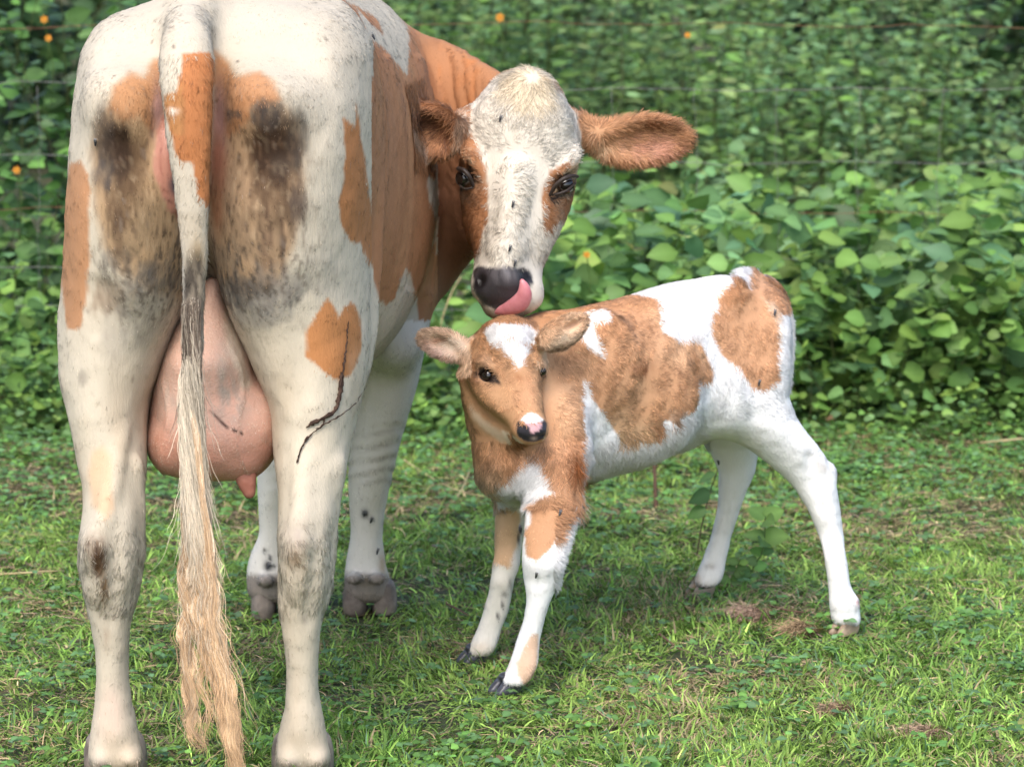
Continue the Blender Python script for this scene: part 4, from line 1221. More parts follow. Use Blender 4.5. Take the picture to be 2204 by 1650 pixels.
    pr.append(T([(1100, 760, 7.56, 36), (1120, 820, 7.535, 32), (1134, 870, 7.505, 28), (1143, 905, 7.487, 25)], k=.03, name='head'))   # nose line
    pr.append(T([(1034, 775, 7.56, 12), (1048, 780, 7.545, 13), (1066, 797, 7.54, 9)], k=.015, name='head'))
    pr.append(T([(1150, 775, 7.555, 10), (1160, 782, 7.56, 10)], k=.015, name='head'))
    pr.append(T([(1010, 800, 7.64, 24), (1028, 860, 7.62, 30), (1056, 902, 7.585, 30), (1092, 924, 7.545, 24), (1118, 934, 7.52, 18)], k=.03, name='head'))   # jaw
    pr.append(E(1051, 808, 7.546, 20, 16, .022, k=.009, op='sub', ang=-25))
    pr.append(E(1172, 800, 7.55, 8, 13, .02, k=.008, op='sub'))
    pr.append(E(1143, 926, 7.483, 37, 28, .032, k=.014, name='head', ang=6))      # muzzle
    pr.append(E(1122, 917, 7.450, 7, 9, .016, k=.004, op='sub', ang=20))
    pr.append(E(1168, 912, 7.455, 6, 9, .016, k=.004, op='sub', ang=-20))
    pr.append(T([(1116, 938, 7.462, 2.5), (1142, 946, 7.452, 2.5), (1168, 936, 7.466, 2.5)], k=.005, op='sub'))
    # ears
    pr.append(T([(1024, 752, 7.64, 21), (1000, 752, 7.635, 18), (985, 748, 7.63, 17)], k=.02, name='ear'))
    pr.append(E(956, 741, 7.625, 58, 33, .022, ang=-22, yaw=6, tilt=6, k=.012, name='ear'))
    pr.append(E(952, 742, 7.600, 46, 22, .022, ang=-22, yaw=6, tilt=6, k=.008, op='sub'))
    pr.append(T([(1150, 738, 7.62, 18), (1170, 730, 7.60, 20), (1190, 722, 7.58, 22)], k=.02, name='ear'))
    pr.append(E(1212, 714, 7.565, 60, 33, .022, ang=32, yaw=-10, tilt=-4, k=.012, name='ear'))
    pr.append(E(1234, 698, 7.538, 28, 11, .022, ang=36, yaw=-10, tilt=-4, k=.006, op='sub'))
    # chest, belly fullness
    pr.append(E(1130, 985, 7.60, 72, 62, .06, k=.05, name='neck'))
    return pr

CB = (.50, .27, .145)          # calf tan
CD = (.42, .205, .095)           # darker rust
CW = (.82, .81, .80)
def calf_paint(p):
    a = Paint(p, CB)
    u, v, Y = a.u, a.v, p[:, 1]
    one = np.ones(len(p))
    a.mix(.55 * sstep(0, .6, fnoise(p, 9, 201)), (.57, .36, .215))
    a.mix(.5 * sstep(.1, .7, fnoise(p, 13, 202)), (.45, .245, .125))
    headf = np.min([q.f(p[:, 0], p[:, 1], p[:, 2]) for q in calf_head], 0)
    h = (headf < .008).astype(float)
    b = 1 - h
    a.mix(b * sstep(640, 700, v) * 0, CD)
    # top line darker
    top = sstep(60, 10, v - np.interp(u, [1130, 1250, 1350, 1440], [690, 664, 640, 612])) * (u < 1440) * (u > 1120)
    a.mix(b * top * .6, CD)
    # white hindquarters
    BR1 = [(960, 600), (1260, 560), (1340, 600), (1335, 637), (1368, 635), (1412, 646), (1419, 670), (1423, 714), (1459, 728), (1485, 732), (1492, 725), (1514, 735), (1517, 761), (1535, 790), (1532, 823), (1499, 819), (1503, 859),
           (1492, 885), (1470, 888), (1459, 914), (1430, 899), (1419, 938), (1339, 950), (1306, 895), (1270, 852), (1259, 819), (1252, 859), (1255, 899), (1262, 935), (1252, 975), (1255, 1030), (1243, 1050), (1243, 1085),
           (1225, 1112), (1206, 1150), (1184, 1178), (1160, 1206), (1136, 1196), (1128, 1150), (1100, 1120), (960, 1100)]
    d = poly_dist(u, v, BR1) + a.jag * 1.2
    a.mix(b * sstep(-2.5, 2.5, d), CW)
    a.poly([(1259, 674), (1292, 666), (1310, 674), (1303, 686), (1272, 692), (1285, 721), (1299, 768), (1288, 767), (1263, 743), (1252, 717), (1260, 692)], CW, 2.5, b)
    a.poly([(1634, 584), (1659, 592), (1690, 610), (1702, 645), (1701, 672), (1676, 676), (1674, 768), (1677, 819), (1645, 841), (1615, 830), (1601, 797), (1554, 768), (1532, 732), (1528, 703), (1535, 670), (1550, 666),
            (1545, 637), (1561, 612), (1594, 605), (1619, 623), (1628, 619)], CB, 3, b * (v < 860))
    a.poly([(1550, 640), (1561, 612), (1594, 605), (1619, 622), (1628, 640), (1600, 650), (1570, 650)], CD, 8, b, amt=.6)
    a.poly([(1638, 586), (1659, 592), (1688, 612), (1695, 640), (1660, 625)], CD, 4, b, amt=.8)
    a.poly([(1640, 642), (1665, 650), (1682, 680), (1676, 760), (1668, 700), (1652, 664)], (.66, .48, .34), 4, b, amt=.7)
    a.blob(1385, 792, 24, 16, (.22, .085, .035), .8, b, .6)
    a.blob(1495, 780, 14, 50, CD, .7, b, .6)
    a.blob(1360, 700, 50, 22, CD, .4, b, .6)
    a.blob(1240, 985, 20, 45, (.26, .09, .03), .8, b, .5)
    a.mix(b * (u < 1400) * (u > 1260) * sstep(880, 945, v + a.jag) * (d < 0) * .6, (.58, .40, .24))
    # chest and forelegs
    a.mix(b * sstep(960, 1040, v) * sstep(1100, 1060, u) * .6, (.62, .47, .33))
    a.poly([(1072, 1036), (1090, 1030), (1106, 1008), (1130, 990), (1150, 982), (1168, 988), (1184, 1028), (1190, 1050), (1163, 1060), (1146, 1080), (1141, 1130), (1110, 1150), (1072, 1105), (1062, 1060)], CW, 5, b * (Y < 7.9))
    a.blob(1110, 960, 34, 26, (.30, .13, .055), .6, b, .8)
    low = b * (u < 1300) * (v > 1085)
    far = low * (u < np.interp(v, [1080, 1200, 1280, 1330, 1400, 1480], [1136, 1122, 1112, 1106, 1084, 1060]))
    a.mix(far, (.66, .62, .55))
    a.poly([(1066, 1082), (1060, 1140), (1058, 1213), (1095, 1224), (1113, 1181), (1120, 1104), (1090, 1085)], (.56, .36, .21), 5, far)
    near = low - far
    a.mix(near * sstep(1195, 1206, v + a.jag * 1.5 + (u - 1160) * .75), CW)
    a.poly([(1143, 1362), (1160, 1362), (1160, 1440), (1145, 1478), (1118, 1468), (1112, 1425), (1128, 1400)], (.54, .33, .19), 4, near, amt=.85)
    a.blob(1115, 1440, 30, 22, (.52, .36, .24), .5, near, .5)
    for uu, vv, r1, r2 in ((1122, 1140, 5, 8), (1116, 1160, 3, 12), (1098, 1258, 4, 14), (1086, 1280, 7, 7), (1082, 1300, 2.5, 10), (1072, 1325, 2.5, 8)):
        a.blob(uu, vv, r1, r2, (.04, .035, .035), 1.1, far, .8)
    a.blob(1032, 1392, 26, 12, (.55, .40, .26), .5, far, .3)
    # hind legs
    hl = b * (u > 1440) * (v > 880)
    a.mix(hl * .2 * sstep(0, .6, fnoise(p, 12, 210)), (.72, .72, .72))
    a.mix(hl * (u < 1640) * sstep(900, 960, v) * .35, (.62, .58, .50))
    a.blob(1530, 1218, 14, 8, (.30, .26, .22), .6, hl, .8)
    a.mix(hl * sstep(1250, 1262, v - (u - 1500) * .12 + a.jag * .5) * (u < 1640), (.05, .035, .03))
    a.blob(1500, 1240, 6, 14, (.55, .38, .26), .7, hl, .3)
    a.mix(hl * sstep(1335, 1350, v) * (u > 1640), (.30, .26, .23))
    a.blob(1847, 1294, 5, 6, (.6, .25, .2), .8, hl, .2)
    a.blob(1762, 1000, 26, 12, (.58, .50, .42), .5, hl, .8, ang=35)
    # belly
    a.mix(b * (u > 1250) * (u < 1480) * sstep(930, 1000, v + a.jag) * .35 * (v > 900), (.56, .50, .42))
    # head
    a.mix(h, (.51, .285, .15))
    a.mix(h * sstep(760, 700, v) * .7, CD)
    a.blob(1050, 860, 40, 40, (.52, .29, .15), .6, h, .3)
    a.blob(1135, 850, 26, 40, (.55, .29, .16), .6, h, .3)
    a.blob(1118, 815, 20, 12, (.30, .12, .05), .6, h, .8)
    a.blob(1046, 782, 26, 12, (.60, .38, .24), .6, h, .3)
    a.blob(1020, 800, 12, 40, (.34, .15, .07), .5, h, .5)
    a.poly([(1042, 718), (1060, 706), (1090, 697), (1118, 702), (1142, 705), (1152, 718), (1154, 736), (1142, 758), (1127, 785), (1118, 800), (1108, 782), (1093, 770), (1078, 752), (1054, 739)], CW, 2.5, h)
    a.poly([(1118, 903), (1130, 894), (1142, 888), (1158, 893), (1170, 905), (1150, 911), (1133, 911)], CW, 2, h, jag=.4)
    a.poly([(1080, 925), (1112, 944), (1130, 958), (1165, 956), (1172, 940), (1180, 945), (1170, 975), (1100, 975)], (.66, .55, .42), 3, h, jag=.5)
    a.poly([(1112, 906), (1124, 909), (1140, 912), (1160, 910), (1172, 904), (1177, 912), (1175, 932), (1170, 944), (1150, 951), (1128, 948), (1114, 938), (1110, 920)], (.03, .028, .034), 1.6, h, jag=.3, bare=True)
    a.poly([(1124, 910), (1140, 911), (1150, 913), (1164, 908), (1165, 915), (1160, 926), (1154, 927), (1147, 932), (1141, 930), (1141, 920), (1133, 914)], (.60, .36, .38), 1.2, h, jag=.35)
    a.blob(1149, 943, 6, 4, (.45, .34, .30), .8, h, .1)
    a.blob(1050, 808, 24, 13, (.025, .016, .013), 1.3, h, .1, power=4, ang=25)
    a.blob(1070, 820, 12, 3.5, (.03, .02, .016), 1.2, h, .1, power=3, ang=42)
    a.blob(1171, 800, 5, 14, (.025, .016, .013), 1.3, h, .1, power=4)
    a.poly([(1012, 870), (1035, 896), (1062, 918), (1096, 942), (1080, 952), (1040, 925), (1014, 895)], (.62, .50, .37), 6, h, amt=.7)
    # ears
    e1 = h * ((u < 1012) & (v < 800))
    a.mix(e1, (.64, .43, .28))
    a.blob(944, 733, 26, 7, (.30, .13, .07), .8, e1, .4, ang=-8)
    a.blob(940, 758, 42, 14, (.66, .44, .35), .8, e1, .3, ang=15)
    a.blob(980, 745, 20, 12, (.72, .60, .48), .8, e1, .8)
    e2 = h * (u > 1160) * (v < 790)
    a.mix(e2, (.62, .41, .26))
    a.blob(1236, 698, 20, 6, (.30, .17, .11), .7, e2, .3, ang=-32)
    a.blob(1205, 735, 40, 14, (.72, .58, .43), .9, e2, .5, ang=-28)
    a.mix(e2 * (v < 704) * (u < 1210) * .4, CD)
    a.head, a.e1, a.e2, a.bodyd = h, e1, e2, d
    return a

calf_p = calf_prims()
calf_head = [q for q in calf_p if q.name in ('head', 'ear')]
CALF_BASE = np.array([.28, 7.85, 0.0])
calf = empty('calf', CALF_BASE)
tag(calf, 'small newborn calf, tan and white, standing with legs apart below the cow\'s muzzle', 'calf')
kv, kf = sdf_mesh(calf_p, .0048 * RES)
kn_ = vnormals(kv, kf)
u_, v_ = uv_of(kv)
rib = ((u_ > 1280) & (u_ < 1480) & (v_ > 700) & (v_ < 930) & (kv[:, 1] < 7.9)).astype(float)
kv = kv + kn_ * (.0025 * fnoise(kv, 20, 230) + .0007 * rib * np.sin(u_ / 8.5 + v_ * .02 + vnoise(kv, 9, 3)))[:, None]
kv = relax(kv, kf, 1)
kn_ = vnormals(kv, kf)
kp = calf_paint(kv)
cbody = link('body', np_mesh('calf_body', kv - CALF_BASE, kf, True, [hide], np.c_[kp.c, 1 - kp.bare]), calf)
cbody.name = 'body'

def calf_fur(nst):
    wv = np.where(kn_[:, 1] < .45, 1.0, .35) * np.where(kp.bare > .5, 0, 1) * np.where(kp.head > .5, 1.6, 1)
    p, n = sample_surface(kv, kf, nst, kn_, wv)
    a = calf_paint(p + n * .002 + rng.normal(0, .0010, p.shape))
    N = len(p); u, v = a.u, a.v
    sw = np.stack([vnoise(p, 14, 211), vnoise(p, 14, 212), vnoise(p, 14, 213)], 1) + .7 * np.stack([vnoise(p, 34, 214), vnoise(p, 34, 215), vnoise(p, 34, 216)], 1)
    comb = np.tile(np.array([.45, .25, -.75]), (N, 1)) + .75 * sw
    length = .0135 * rng.uniform(.6, 1.3, N); lift = np.full(N, .19); curl = np.full(N, .7)
    leg = ((v > 1090) | ((u > 1500) & (v > 900)))
    comb[leg] = np.array([.1, 0, -1]) + .3 * sw[leg]
    length[leg] *= .62; lift[leg] = .2
    back = leg & (u > 1190) & (u < 1300) & (v < 1260)          # feathering behind the near knee
    comb[back] = np.array([1.0, .1, -.9]); length[back] *= 2.6; lift[back] = .35
    bel = (u > 1235) & (u < 1520) & (v > np.interp(u, [1235, 1350, 1500], [985, 930, 890])) & (v < 1085)
    comb[bel] = np.array([.5, .1, -1.2]) + .4 * sw[bel]; length[bel] *= 2.0; lift[bel] = .34
    che = (u > 1000) & (u < 1245) & (v > 945) & (v < 1090)
    comb[che] = np.array([0.05, 0, -1]) + .5 * sw[che]; length[che] *= 1.7; lift[che] = .32; curl[che] = 1.0
    hd = a.head > .5
    ctr = P(1118, 790, 7.52)
    dd = (p - ctr); dd /= np.linalg.norm(dd, axis=1)[:, None] + 1e-6
    comb[hd] = (dd + .5 * sw)[hd]
    length[hd] = .009 * rng.uniform(.6, 1.3, hd.sum()); lift[hd] = .22
    bl = hd & (v < 790) & (u < 1160) & (u > 1035)
    length[bl] *= 1.5; curl[bl] = 1.0; lift[bl] = .3
    mz = hd & (v > 880); length[mz] *= .6
    for e, c in ((a.e1, P(1000, 752, 7.62)), (a.e2, P(1180, 725, 7.60))):
        m = e > .5
        comb[m] = ((p - c) / .06 + np.array([0, 0, -.25]))[m] + .3 * sw[m]
        length[m] = .0145 * rng.uniform(.5, 1.3, m.sum()); lift[m] = .28
    tf_ = (u > 1590) & (u < 1640) & (v < 625)
    comb[tf_] = np.array([-.4, 0, 1.2]); length[tf_] *= 1.5; lift[tf_] = .3
    S = fur_strands(p, n, comb, length, lift, curl, K=5)
    rr = np.full(N, .00048)[:, None] * np.array([1, .97, .9, .7, .3])[None]
    lum = np.exp(rng.normal(0, .22, N) + .30 * vnoise(p * np.array((120, 120, 70)), 1, 220) + .18 * vnoise(p, 55, 221))
    brown = a.c[:, 2] < .4
    lum = np.where(brown, lum, lum ** .3)
    nn = n + rng.normal(0, .12, n.shape) + np.where(brown, .32, .16)[:, None] * np.stack([vnoise(p, 90, 222), vnoise(p, 90, 223), vnoise(p, 90, 224)], 1)
    nn /= np.linalg.norm(nn, axis=1)[:, None]
    er = (a.e1 + a.e2) > .5
    nn[er] = n[er] * .6 + np.array([0, -.5, .45]) + rng.normal(0, .14, (er.sum(), 3))
    nn[er] /= np.linalg.norm(nn[er], axis=1)[:, None]
    keep = a.bare < .5
    return S[keep], rr[keep], (a.c * lum[:, None])[keep], nn[keep]
S, rr, col_, nn = calf_fur(int(260000 * FUR))
hair_object('coat', S, rr, col_, nn, hairm, cbody, CALF_BASE)

chorn_d = mat_noise('calf_hoof_dark', (.025, .025, .032), (.07, .07, .085), 30, .35, .3, .001, 120, .5)
chorn_l = mat_noise('calf_hoof_pale', (.26, .19, .13), (.40, .30, .21), 30, .5, .3, .001, 120, .4)
for (u, v, q, L, W, H, hd_, mt) in ((1096, 1486, FN, .058, .052, .033, R(218), chorn_d), (1024, 1423, FF, .054, .048, .033, R(214), chorn_d), (1824, 1362, HN, .060, .048, .036, R(222), chorn_l), (1514, 1280, HF, .060, .048, .036, R(218), chorn_l)):
    hv, hf = hoof_mesh(P(u, v, q[1])[0] + .016 * math.cos(hd_), q[1] + .016 * math.sin(hd_), hd_, L, W, H)
    link('hoof', np_mesh('hoof', hv - CALF_BASE, hf, True, [mt]), calf)
ball('eye', P(1051, 808, 7.551), .0168, eyem, calf, CALF_BASE)
ball('eye', P(1163, 799, 7.572), .0125, eyem, calf, CALF_BASE)
for pts in ([(1030, 806, 7.548, 2), (1038, 794, 7.540, 3), (1052, 791, 7.534, 3), (1066, 801, 7.534, 3), (1076, 819, 7.540, 2)], [(1031, 811, 7.546, 2), (1044, 823, 7.538, 2.2), (1061, 826, 7.534, 2.2), (1076, 823, 7.540, 2)],
            [(1164, 784, 7.56, 2), (1170, 789, 7.568, 2.5), (1174, 798, 7.58, 2)]):
    ev, ef = sdf_mesh([T(pts, k=.003)], .0014)
    link('eyelid', np_mesh('eyelid', ev - CALF_BASE, ef, True, [lid]), calf)

for u, v, lab in [(1122, 1135, 'fly on the inner side of the calf\'s far foreleg'), (1155, 1236, 'fly on the white shin of the calf\'s near foreleg'), (1205, 1105, 'fly on the tan forearm of the calf\'s near foreleg'),
                  (1666, 674, 'fly on the tan rear patch of the calf, high near the tail'), (1632, 824, 'fly at the bottom tip of the calf\'s tan rear patch'), (1548, 993, 'fly on the inside of the calf\'s far hind thigh')]:
    place_fly(u, v, lab, kv, kn_)
# ================================================================== ground
def ground_z(x, y):
    p = np.stack([np.asarray(x, float), np.asarray(y, float), 0 * np.asarray(x, float)], -1)
    bumpy = .012 * vnoise(p, 2.3, 301) * sstep(0, .5, np.abs(y - 7.6) * 0 + 1) + .006 * vnoise(p, 7, 302)
    rise = sstep(19.0, 36.0, y) * 3.0 + sstep(30, 70, y) * 3.0
    near = sstep(6.2, 6.6, y) * sstep(8.9, 8.6, y)
    return bumpy * (1 - .75 * near) + rise - .004

def build_ground():
    ys = np.r_[np.linspace(-30, 5, 24), np.linspace(5.2, 13, 160), np.linspace(13.4, 30, 50), np.linspace(32, 160, 30)]
    xs = np.r_[-np.geomspace(120, 3.3, 24), np.linspace(-3.2, 3.2, 130), np.geomspace(3.3, 120, 24)]
    X, Y = np.meshgrid(xs, ys)
    Z = ground_z(X, Y)
    v = np.stack([X, Y, Z], -1).reshape(-1, 3)
    nx = len(xs)
    i = np.arange(len(ys) - 1)[:, None] * nx + np.arange(nx - 1)[None]
    f = np.stack([i, i + 1, i + nx + 1, i + nx], -1).reshape(-1, 4)
    m, n, b = new_mat('soil_and_thatch')
    t1 = noise_node(n, 3.5, 8, .65)
    t2 = noise_node(n, 70, 6, .7, stretch=(1, 1, 1))
    cr = n.nodes.new('ShaderNodeValToRGB')
    e = cr.color_ramp.elements
    e[0].position, e[0].color = .32, (.028, .036, .012, 1)
    e[1].position, e[1].color = .70, (.13, .10, .055, 1)
    k = e.new(.5); k.color = (.05, .065, .02, 1)
    mx = n.nodes.new('ShaderNodeMixRGB'); mx.blend_type = 'OVERLAY'; mx.inputs[0].default_value = .7
    n.links.new(t1.outputs[0], cr.inputs[0])
    n.links.new(cr.outputs[0], mx.inputs[1]); n.links.new(t2.outputs[0], mx.inputs[2])
    n.links.new(mx.outputs[0], b.inputs['Base Color'])
    b.inputs['Roughness'].default_value = .95
    bump(n, b, t2.outputs[0], .9, .02)
    g = link('ground', np_mesh('ground', v, f, True, [m]))
    tag(g, 'grassy pasture ground', kind='structure')
build_ground()

def in_view_weight(x, y, margin=.25):
    half = 1102.0 / F_PX * y
    return sstep(half + margin + .9, half + margin, np.abs(x))

def scatter_ground(n, y0, y1, xm, wfun=None, seed=0):
    r = np.random.default_rng(seed)
    out = []
    tot = 0
    while tot < n:
        y = y0 + (y1 - y0) * r.random(n)
        x = r.uniform(-xm, xm, n)
        k = r.random(n) < in_view_weight(x, y) * (1 if wfun is None else wfun(x, y))
        out.append(np.stack([x[k], y[k]], 1)); tot += k.sum()
    return np.concatenate(out)[:n]

leaf_m = mat_attr('leaf_green', rough=.48, spec=.32, transl=.30)
grass_m = mat_attr('grass_green', rough=.55, spec=.25, transl=.28)

def ribbons(root, d0, d1, length, width, side, rows=5, taper=None):
    """bent blades: root (N,3), start/end directions, width vector side -> verts, faces"""
    N = len(root)
    s = np.linspace(0, 1, rows)
    P0 = root
    pts = []
    cur = root.copy()
    for k in range(rows):
        if k:
            d = d0 + (d1 - d0) * ((k - .5) / (rows - 1))
            d = d / (np.linalg.norm(d, axis=1)[:, None] + 1e-9)
            cur = cur + d * (length / (rows - 1))[:, None]
        pts.append(cur.copy())
    pts = np.stack(pts, 1)
    wt = (1 - s ** 1.8) if taper is None else taper(s)
    wv = side[:, None, :] * (width[:, None] * wt[None])[:, :, None] * .5
    V = np.stack([pts - wv, pts + wv], 2).reshape(-1, 3)
    b = np.arange(N)[:, None] * (rows * 2)
    k = np.arange(rows - 1)[None] * 2
    f = np.stack([b + k, b + k + 1, b + k + 3, b + k + 2], -1).reshape(-1, 4)
    return V, f

def build_grass():
    r = np.random.default_rng(31)
    def dens(x, y):
        p = np.stack([x, y, 0 * x], -1)
        q = sstep(-.75, .1, fnoise(p, 2.6, 311)) * .8 + .2
        return q * sstep(11.6, 10.4, y) * np.where(y > 9.2, .55, 1) * (1 - .55 * sstep(.25, .5, fnoise(p, 5.5, 312)))
    xy = scatter_ground(250000, 6.0, 11.8, 2.6, dens, 5)
    N = len(xy)
    p3 = np.c_[xy, np.zeros(N)]
    z = ground_z(xy[:, 0], xy[:, 1])
    root = np.c_[xy, z - .003]
    clump = fnoise(p3, 12, 313)
    az = r.uniform(0, 2 * math.pi, N) * .6 + 6 * vnoise(p3, 7, 314)
    lay = np.clip(r.normal(1.22, .30, N) + .3 * vnoise(p3, 3, 315), .25, 1.65)
    out = np.stack([np.cos(az), np.sin(az), 0 * az], 1)
    up = np.array([0, 0, 1.0])
    d0 = up * np.cos(lay * .55)[:, None] + out * np.sin(lay * .55)[:, None]
    d1 = up * np.cos(lay * 1.5)[:, None] + out * np.sin(lay * 1.5)[:, None]
    L = .033 * r.uniform(.45, 1.6, N) * (1 + .35 * clump) * np.where(r.random(N) < .02, 1.5, 1)
    W = .0050 * r.uniform(.5, 1.35, N)
    side = np.cross(out, up); tw = r.normal(0, .5, N)
    side = side * np.cos(tw)[:, None] + up * np.sin(tw)[:, None] * .6
    V, f = ribbons(root, d0, d1, L, W, side, 5)
    mixv = np.clip(.5 + .5 * fnoise(p3, 3, 316) + r.normal(0, .25, N), 0, 1)[:, None]
    c = np.array((.12, .25, .042)) * (1 - mixv) + np.array((.30, .44, .095)) * mixv
    c *= np.exp(r.normal(0, .32, N))[:, None]
    bl = r.random(N) < .10
    c[bl] = np.array((.14, .25, .12)) * np.exp(r.normal(0, .2, bl.sum()))[:, None]
    dryp = .05 + .34 * sstep(.15, .6, fnoise(p3, 3.2, 317))
    dr = r.random(N) < dryp
    c[dr] = np.array((.34, .27, .15)) * np.exp(r.normal(0, .35, dr.sum()))[:, None]
    col = np.repeat(c, 10, 0)
    # root darker in reality: dead sheath colour
    g = link('grass', np_mesh('grass', V, f, True, [grass_m], col))
    tag(g, 'short trampled green grass over the whole pasture', 'grass', kind='stuff')
    # dry thatch
    xy = scatter_ground(60000, 6.0, 11.2, 2.6, lambda x, y: .25 + .75 * sstep(.0, .5, fnoise(np.stack([x, y, 0 * x], -1), 3.2, 317)), 6)
    N = len(xy)
    az = r.uniform(0, 2 * math.pi, N)
    out = np.stack([np.cos(az), np.sin(az), r.normal(.05, .14, N)], 1)
    az2 = az + r.normal(0, .7, N)
    out2 = np.stack([np.cos(az2), np.sin(az2), r.normal(-.1, .2, N)], 1)
    root = np.c_[xy, ground_z(xy[:, 0], xy[:, 1]) + r.uniform(.001, .014, N)]
    V, f = ribbons(root, out, out2, r.uniform(.015, .055, N), r.uniform(.0012, .003, N), np.cross(out, [0, 0, 1.0]) + np.array([0, 0, .3]), 4, lambda s: 1 - .5 * s)
    c = np.array((.27, .20, .11))[None] * np.exp(r.normal(0, .5, N))[:, None]
    pk = r.random(N) < .15
    c[pk] = np.array((.36, .25, .19)) * np.exp(r.normal(0, .2, pk.sum()))[:, None]
    g = link('thatch', np_mesh('thatch', V, f, False, [mat_attr('dry_thatch', .85, .15)], np.repeat(c, 8, 0)))
    tag(g, 'dry brown thatch lying between the grass blades', 'thatch', kind='stuff')
build_grass()

# ------------------------------------------------------------------ leaves
def leaf_template(kind='ovate', rows=6):
    t = np.linspace(0, 1, rows)
    if kind == 'ovate': w = np.sin(math.pi * t ** .72) ** .85 * .34
    elif kind == 'round': w = np.sin(math.pi * t ** .85) ** .62 * .44
    elif kind == 'lance': w = np.sin(math.pi * t ** .8) ** .9 * .15
    elif kind == 'heart': w = np.sin(math.pi * np.clip(t * .93 + .07, 0, 1) ** .62) ** .7 * .42
    w[0] = max(w[0], .02); w[-1] = .004
    V = []
    for i in range(rows):
        dz = -.16 * (t[i] ** 2)
        V += [(t[i], -w[i], dz + .10 * w[i] / .4 * .6), (t[i], 0, dz), (t[i], w[i], dz + .10 * w[i] / .4 * .6)]
    f = []
    for i in range(rows - 1):
        a = i * 3
        f += [(a, a + 1, a + 4, a + 3), (a + 1, a + 2, a + 5, a + 4)]
    return np.array(V), np.array(f)

def place_leaves(kind, pos, dirv, nrm, size, col, rows=6, r=None):
    tv, tf = leaf_template(kind, rows)
    d = dirv / (np.linalg.norm(dirv, axis=1)[:, None] + 1e-9)
    n = nrm - (nrm * d).sum(1)[:, None] * d
    n /= np.linalg.norm(n, axis=1)[:, None] + 1e-9
    s = np.cross(n, d)
    V = pos[:, None, :] + size[:, None, None] * (tv[None, :, 0:1] * d[:, None] + tv[None, :, 1:2] * s[:, None] + tv[None, :, 2:3] * n[:, None])
    N, K = len(pos), len(tv)
    f = (np.arange(N)[:, None, None] * K + tf[None]).reshape(-1, 4)
    c = np.repeat(col[:, None, :], K, 1)
    mid = (np.arange(K) % 3 == 1)
    c[:, mid] = c[:, mid] * 1.25 + .010                         # paler midrib
    return V.reshape(-1, 3), f, c.reshape(-1, 3)

def greens(n, r, pal):
    pal = np.array(pal)
    a = pal[r.integers(0, len(pal), n)]; b = pal[r.integers(0, len(pal), n)]
    m = r.random(n)[:, None]
    c = (a * m + b * (1 - m)) * np.exp(r.normal(0, .26, n))[:, None]
    k = r.random(n)
    c[k < .003] = np.array((.20, .22, .06)) * r.uniform(.7, 1.2, ((k < .003).sum(), 1))       # yellowing
    c[(k > .02) & (k < .021)] = (.16, .10, .05)                                              # dead
    return c

def shoots(base, height, lean, r, node=.045, leaf=.05, kind='ovate', pal=None, stems=.002, per=2, droop=.5, toward=(-.0, -.55, .8), size_top=.6, spread=1.0):
    """many leafy shoots; returns meshes (leaves V,f,c) and stems (V,f,c)"""
    LV, LF, LC, o = [], [], [], 0
    SV, SF, SC_, so = [], [], [], 0
    S = len(base)
    K = 9
    t = np.linspace(0, 1, K)
    az = r.uniform(0, 2 * math.pi, S)
    b = lean[:, None] * np.stack([np.cos(az), np.sin(az)], 1)
    b2 = .25 * lean[:, None] * r.normal(0, 1, (S, 2))
    pts = np.zeros((S, K, 3))
    pts[:, :, :2] = base[:, None, :2] + b[:, None] * (t ** 1.6)[None, :, None] + b2[:, None] * np.sin(t * 5)[None, :, None]
    pts[:, :, 2] = base[:, None, 2] + height[:, None] * (t - droop * .35 * t ** 3)[None]
    # stems: flat-ish three sided tubes
    ring = np.array([(1, 0), (-.5, .87), (-.5, -.87)])
    rad = stems * (1 - .6 * t)
    V = pts[:, :, None, :].repeat(3, 2)
    V[..., 0] += rad[None, :, None] * ring[None, None, :, 0]
    V[..., 1] += rad[None, :, None] * ring[None, None, :, 1]
    i0 = (np.arange(S)[:, None, None] * K + np.arange(K - 1)[None, :, None]) * 3
    j = np.arange(3)[None, None]
    f = np.stack([i0 + j, i0 + (j + 1) % 3, i0 + 3 + (j + 1) % 3, i0 + 3 + j], -1).reshape(-1, 4)
    stemsVF = (V.reshape(-1, 3), f)
    P_, D_, Nn, Z_ = [], [], [], []
    nn = np.maximum(3, (height / node).astype(int))
    for s in range(S):
        k = nn[s]
        tt = np.linspace(.12, 1.0, k) + r.normal(0, .01, k)
        tt = np.clip(tt, 0, 1)
        c = np.stack([np.interp(tt, t, pts[s, :, d]) for d in range(3)], 1)
        for q in range(per):
            a = r.uniform(0, 2 * math.pi) + np.arange(k) * 1.57 + q * (2 * math.pi / per)
            dv = np.stack([np.cos(a), np.sin(a) - .25, r.uniform(-.25, .45, k)], 1)
            P_.append(c + dv * .012 * spread); D_.append(dv)
            Z_.append(leaf * r.uniform(.45, 1.3, k) * (1 - (1 - size_top) * tt ** 2))
    P_ = np.concatenate(P_); D_ = np.concatenate(D_); Z_ = np.concatenate(Z_)
    Nn = np.array(toward)[None] + r.normal(0, .5, P_.shape)
    return P_, D_, Nn, Z_, stemsVF

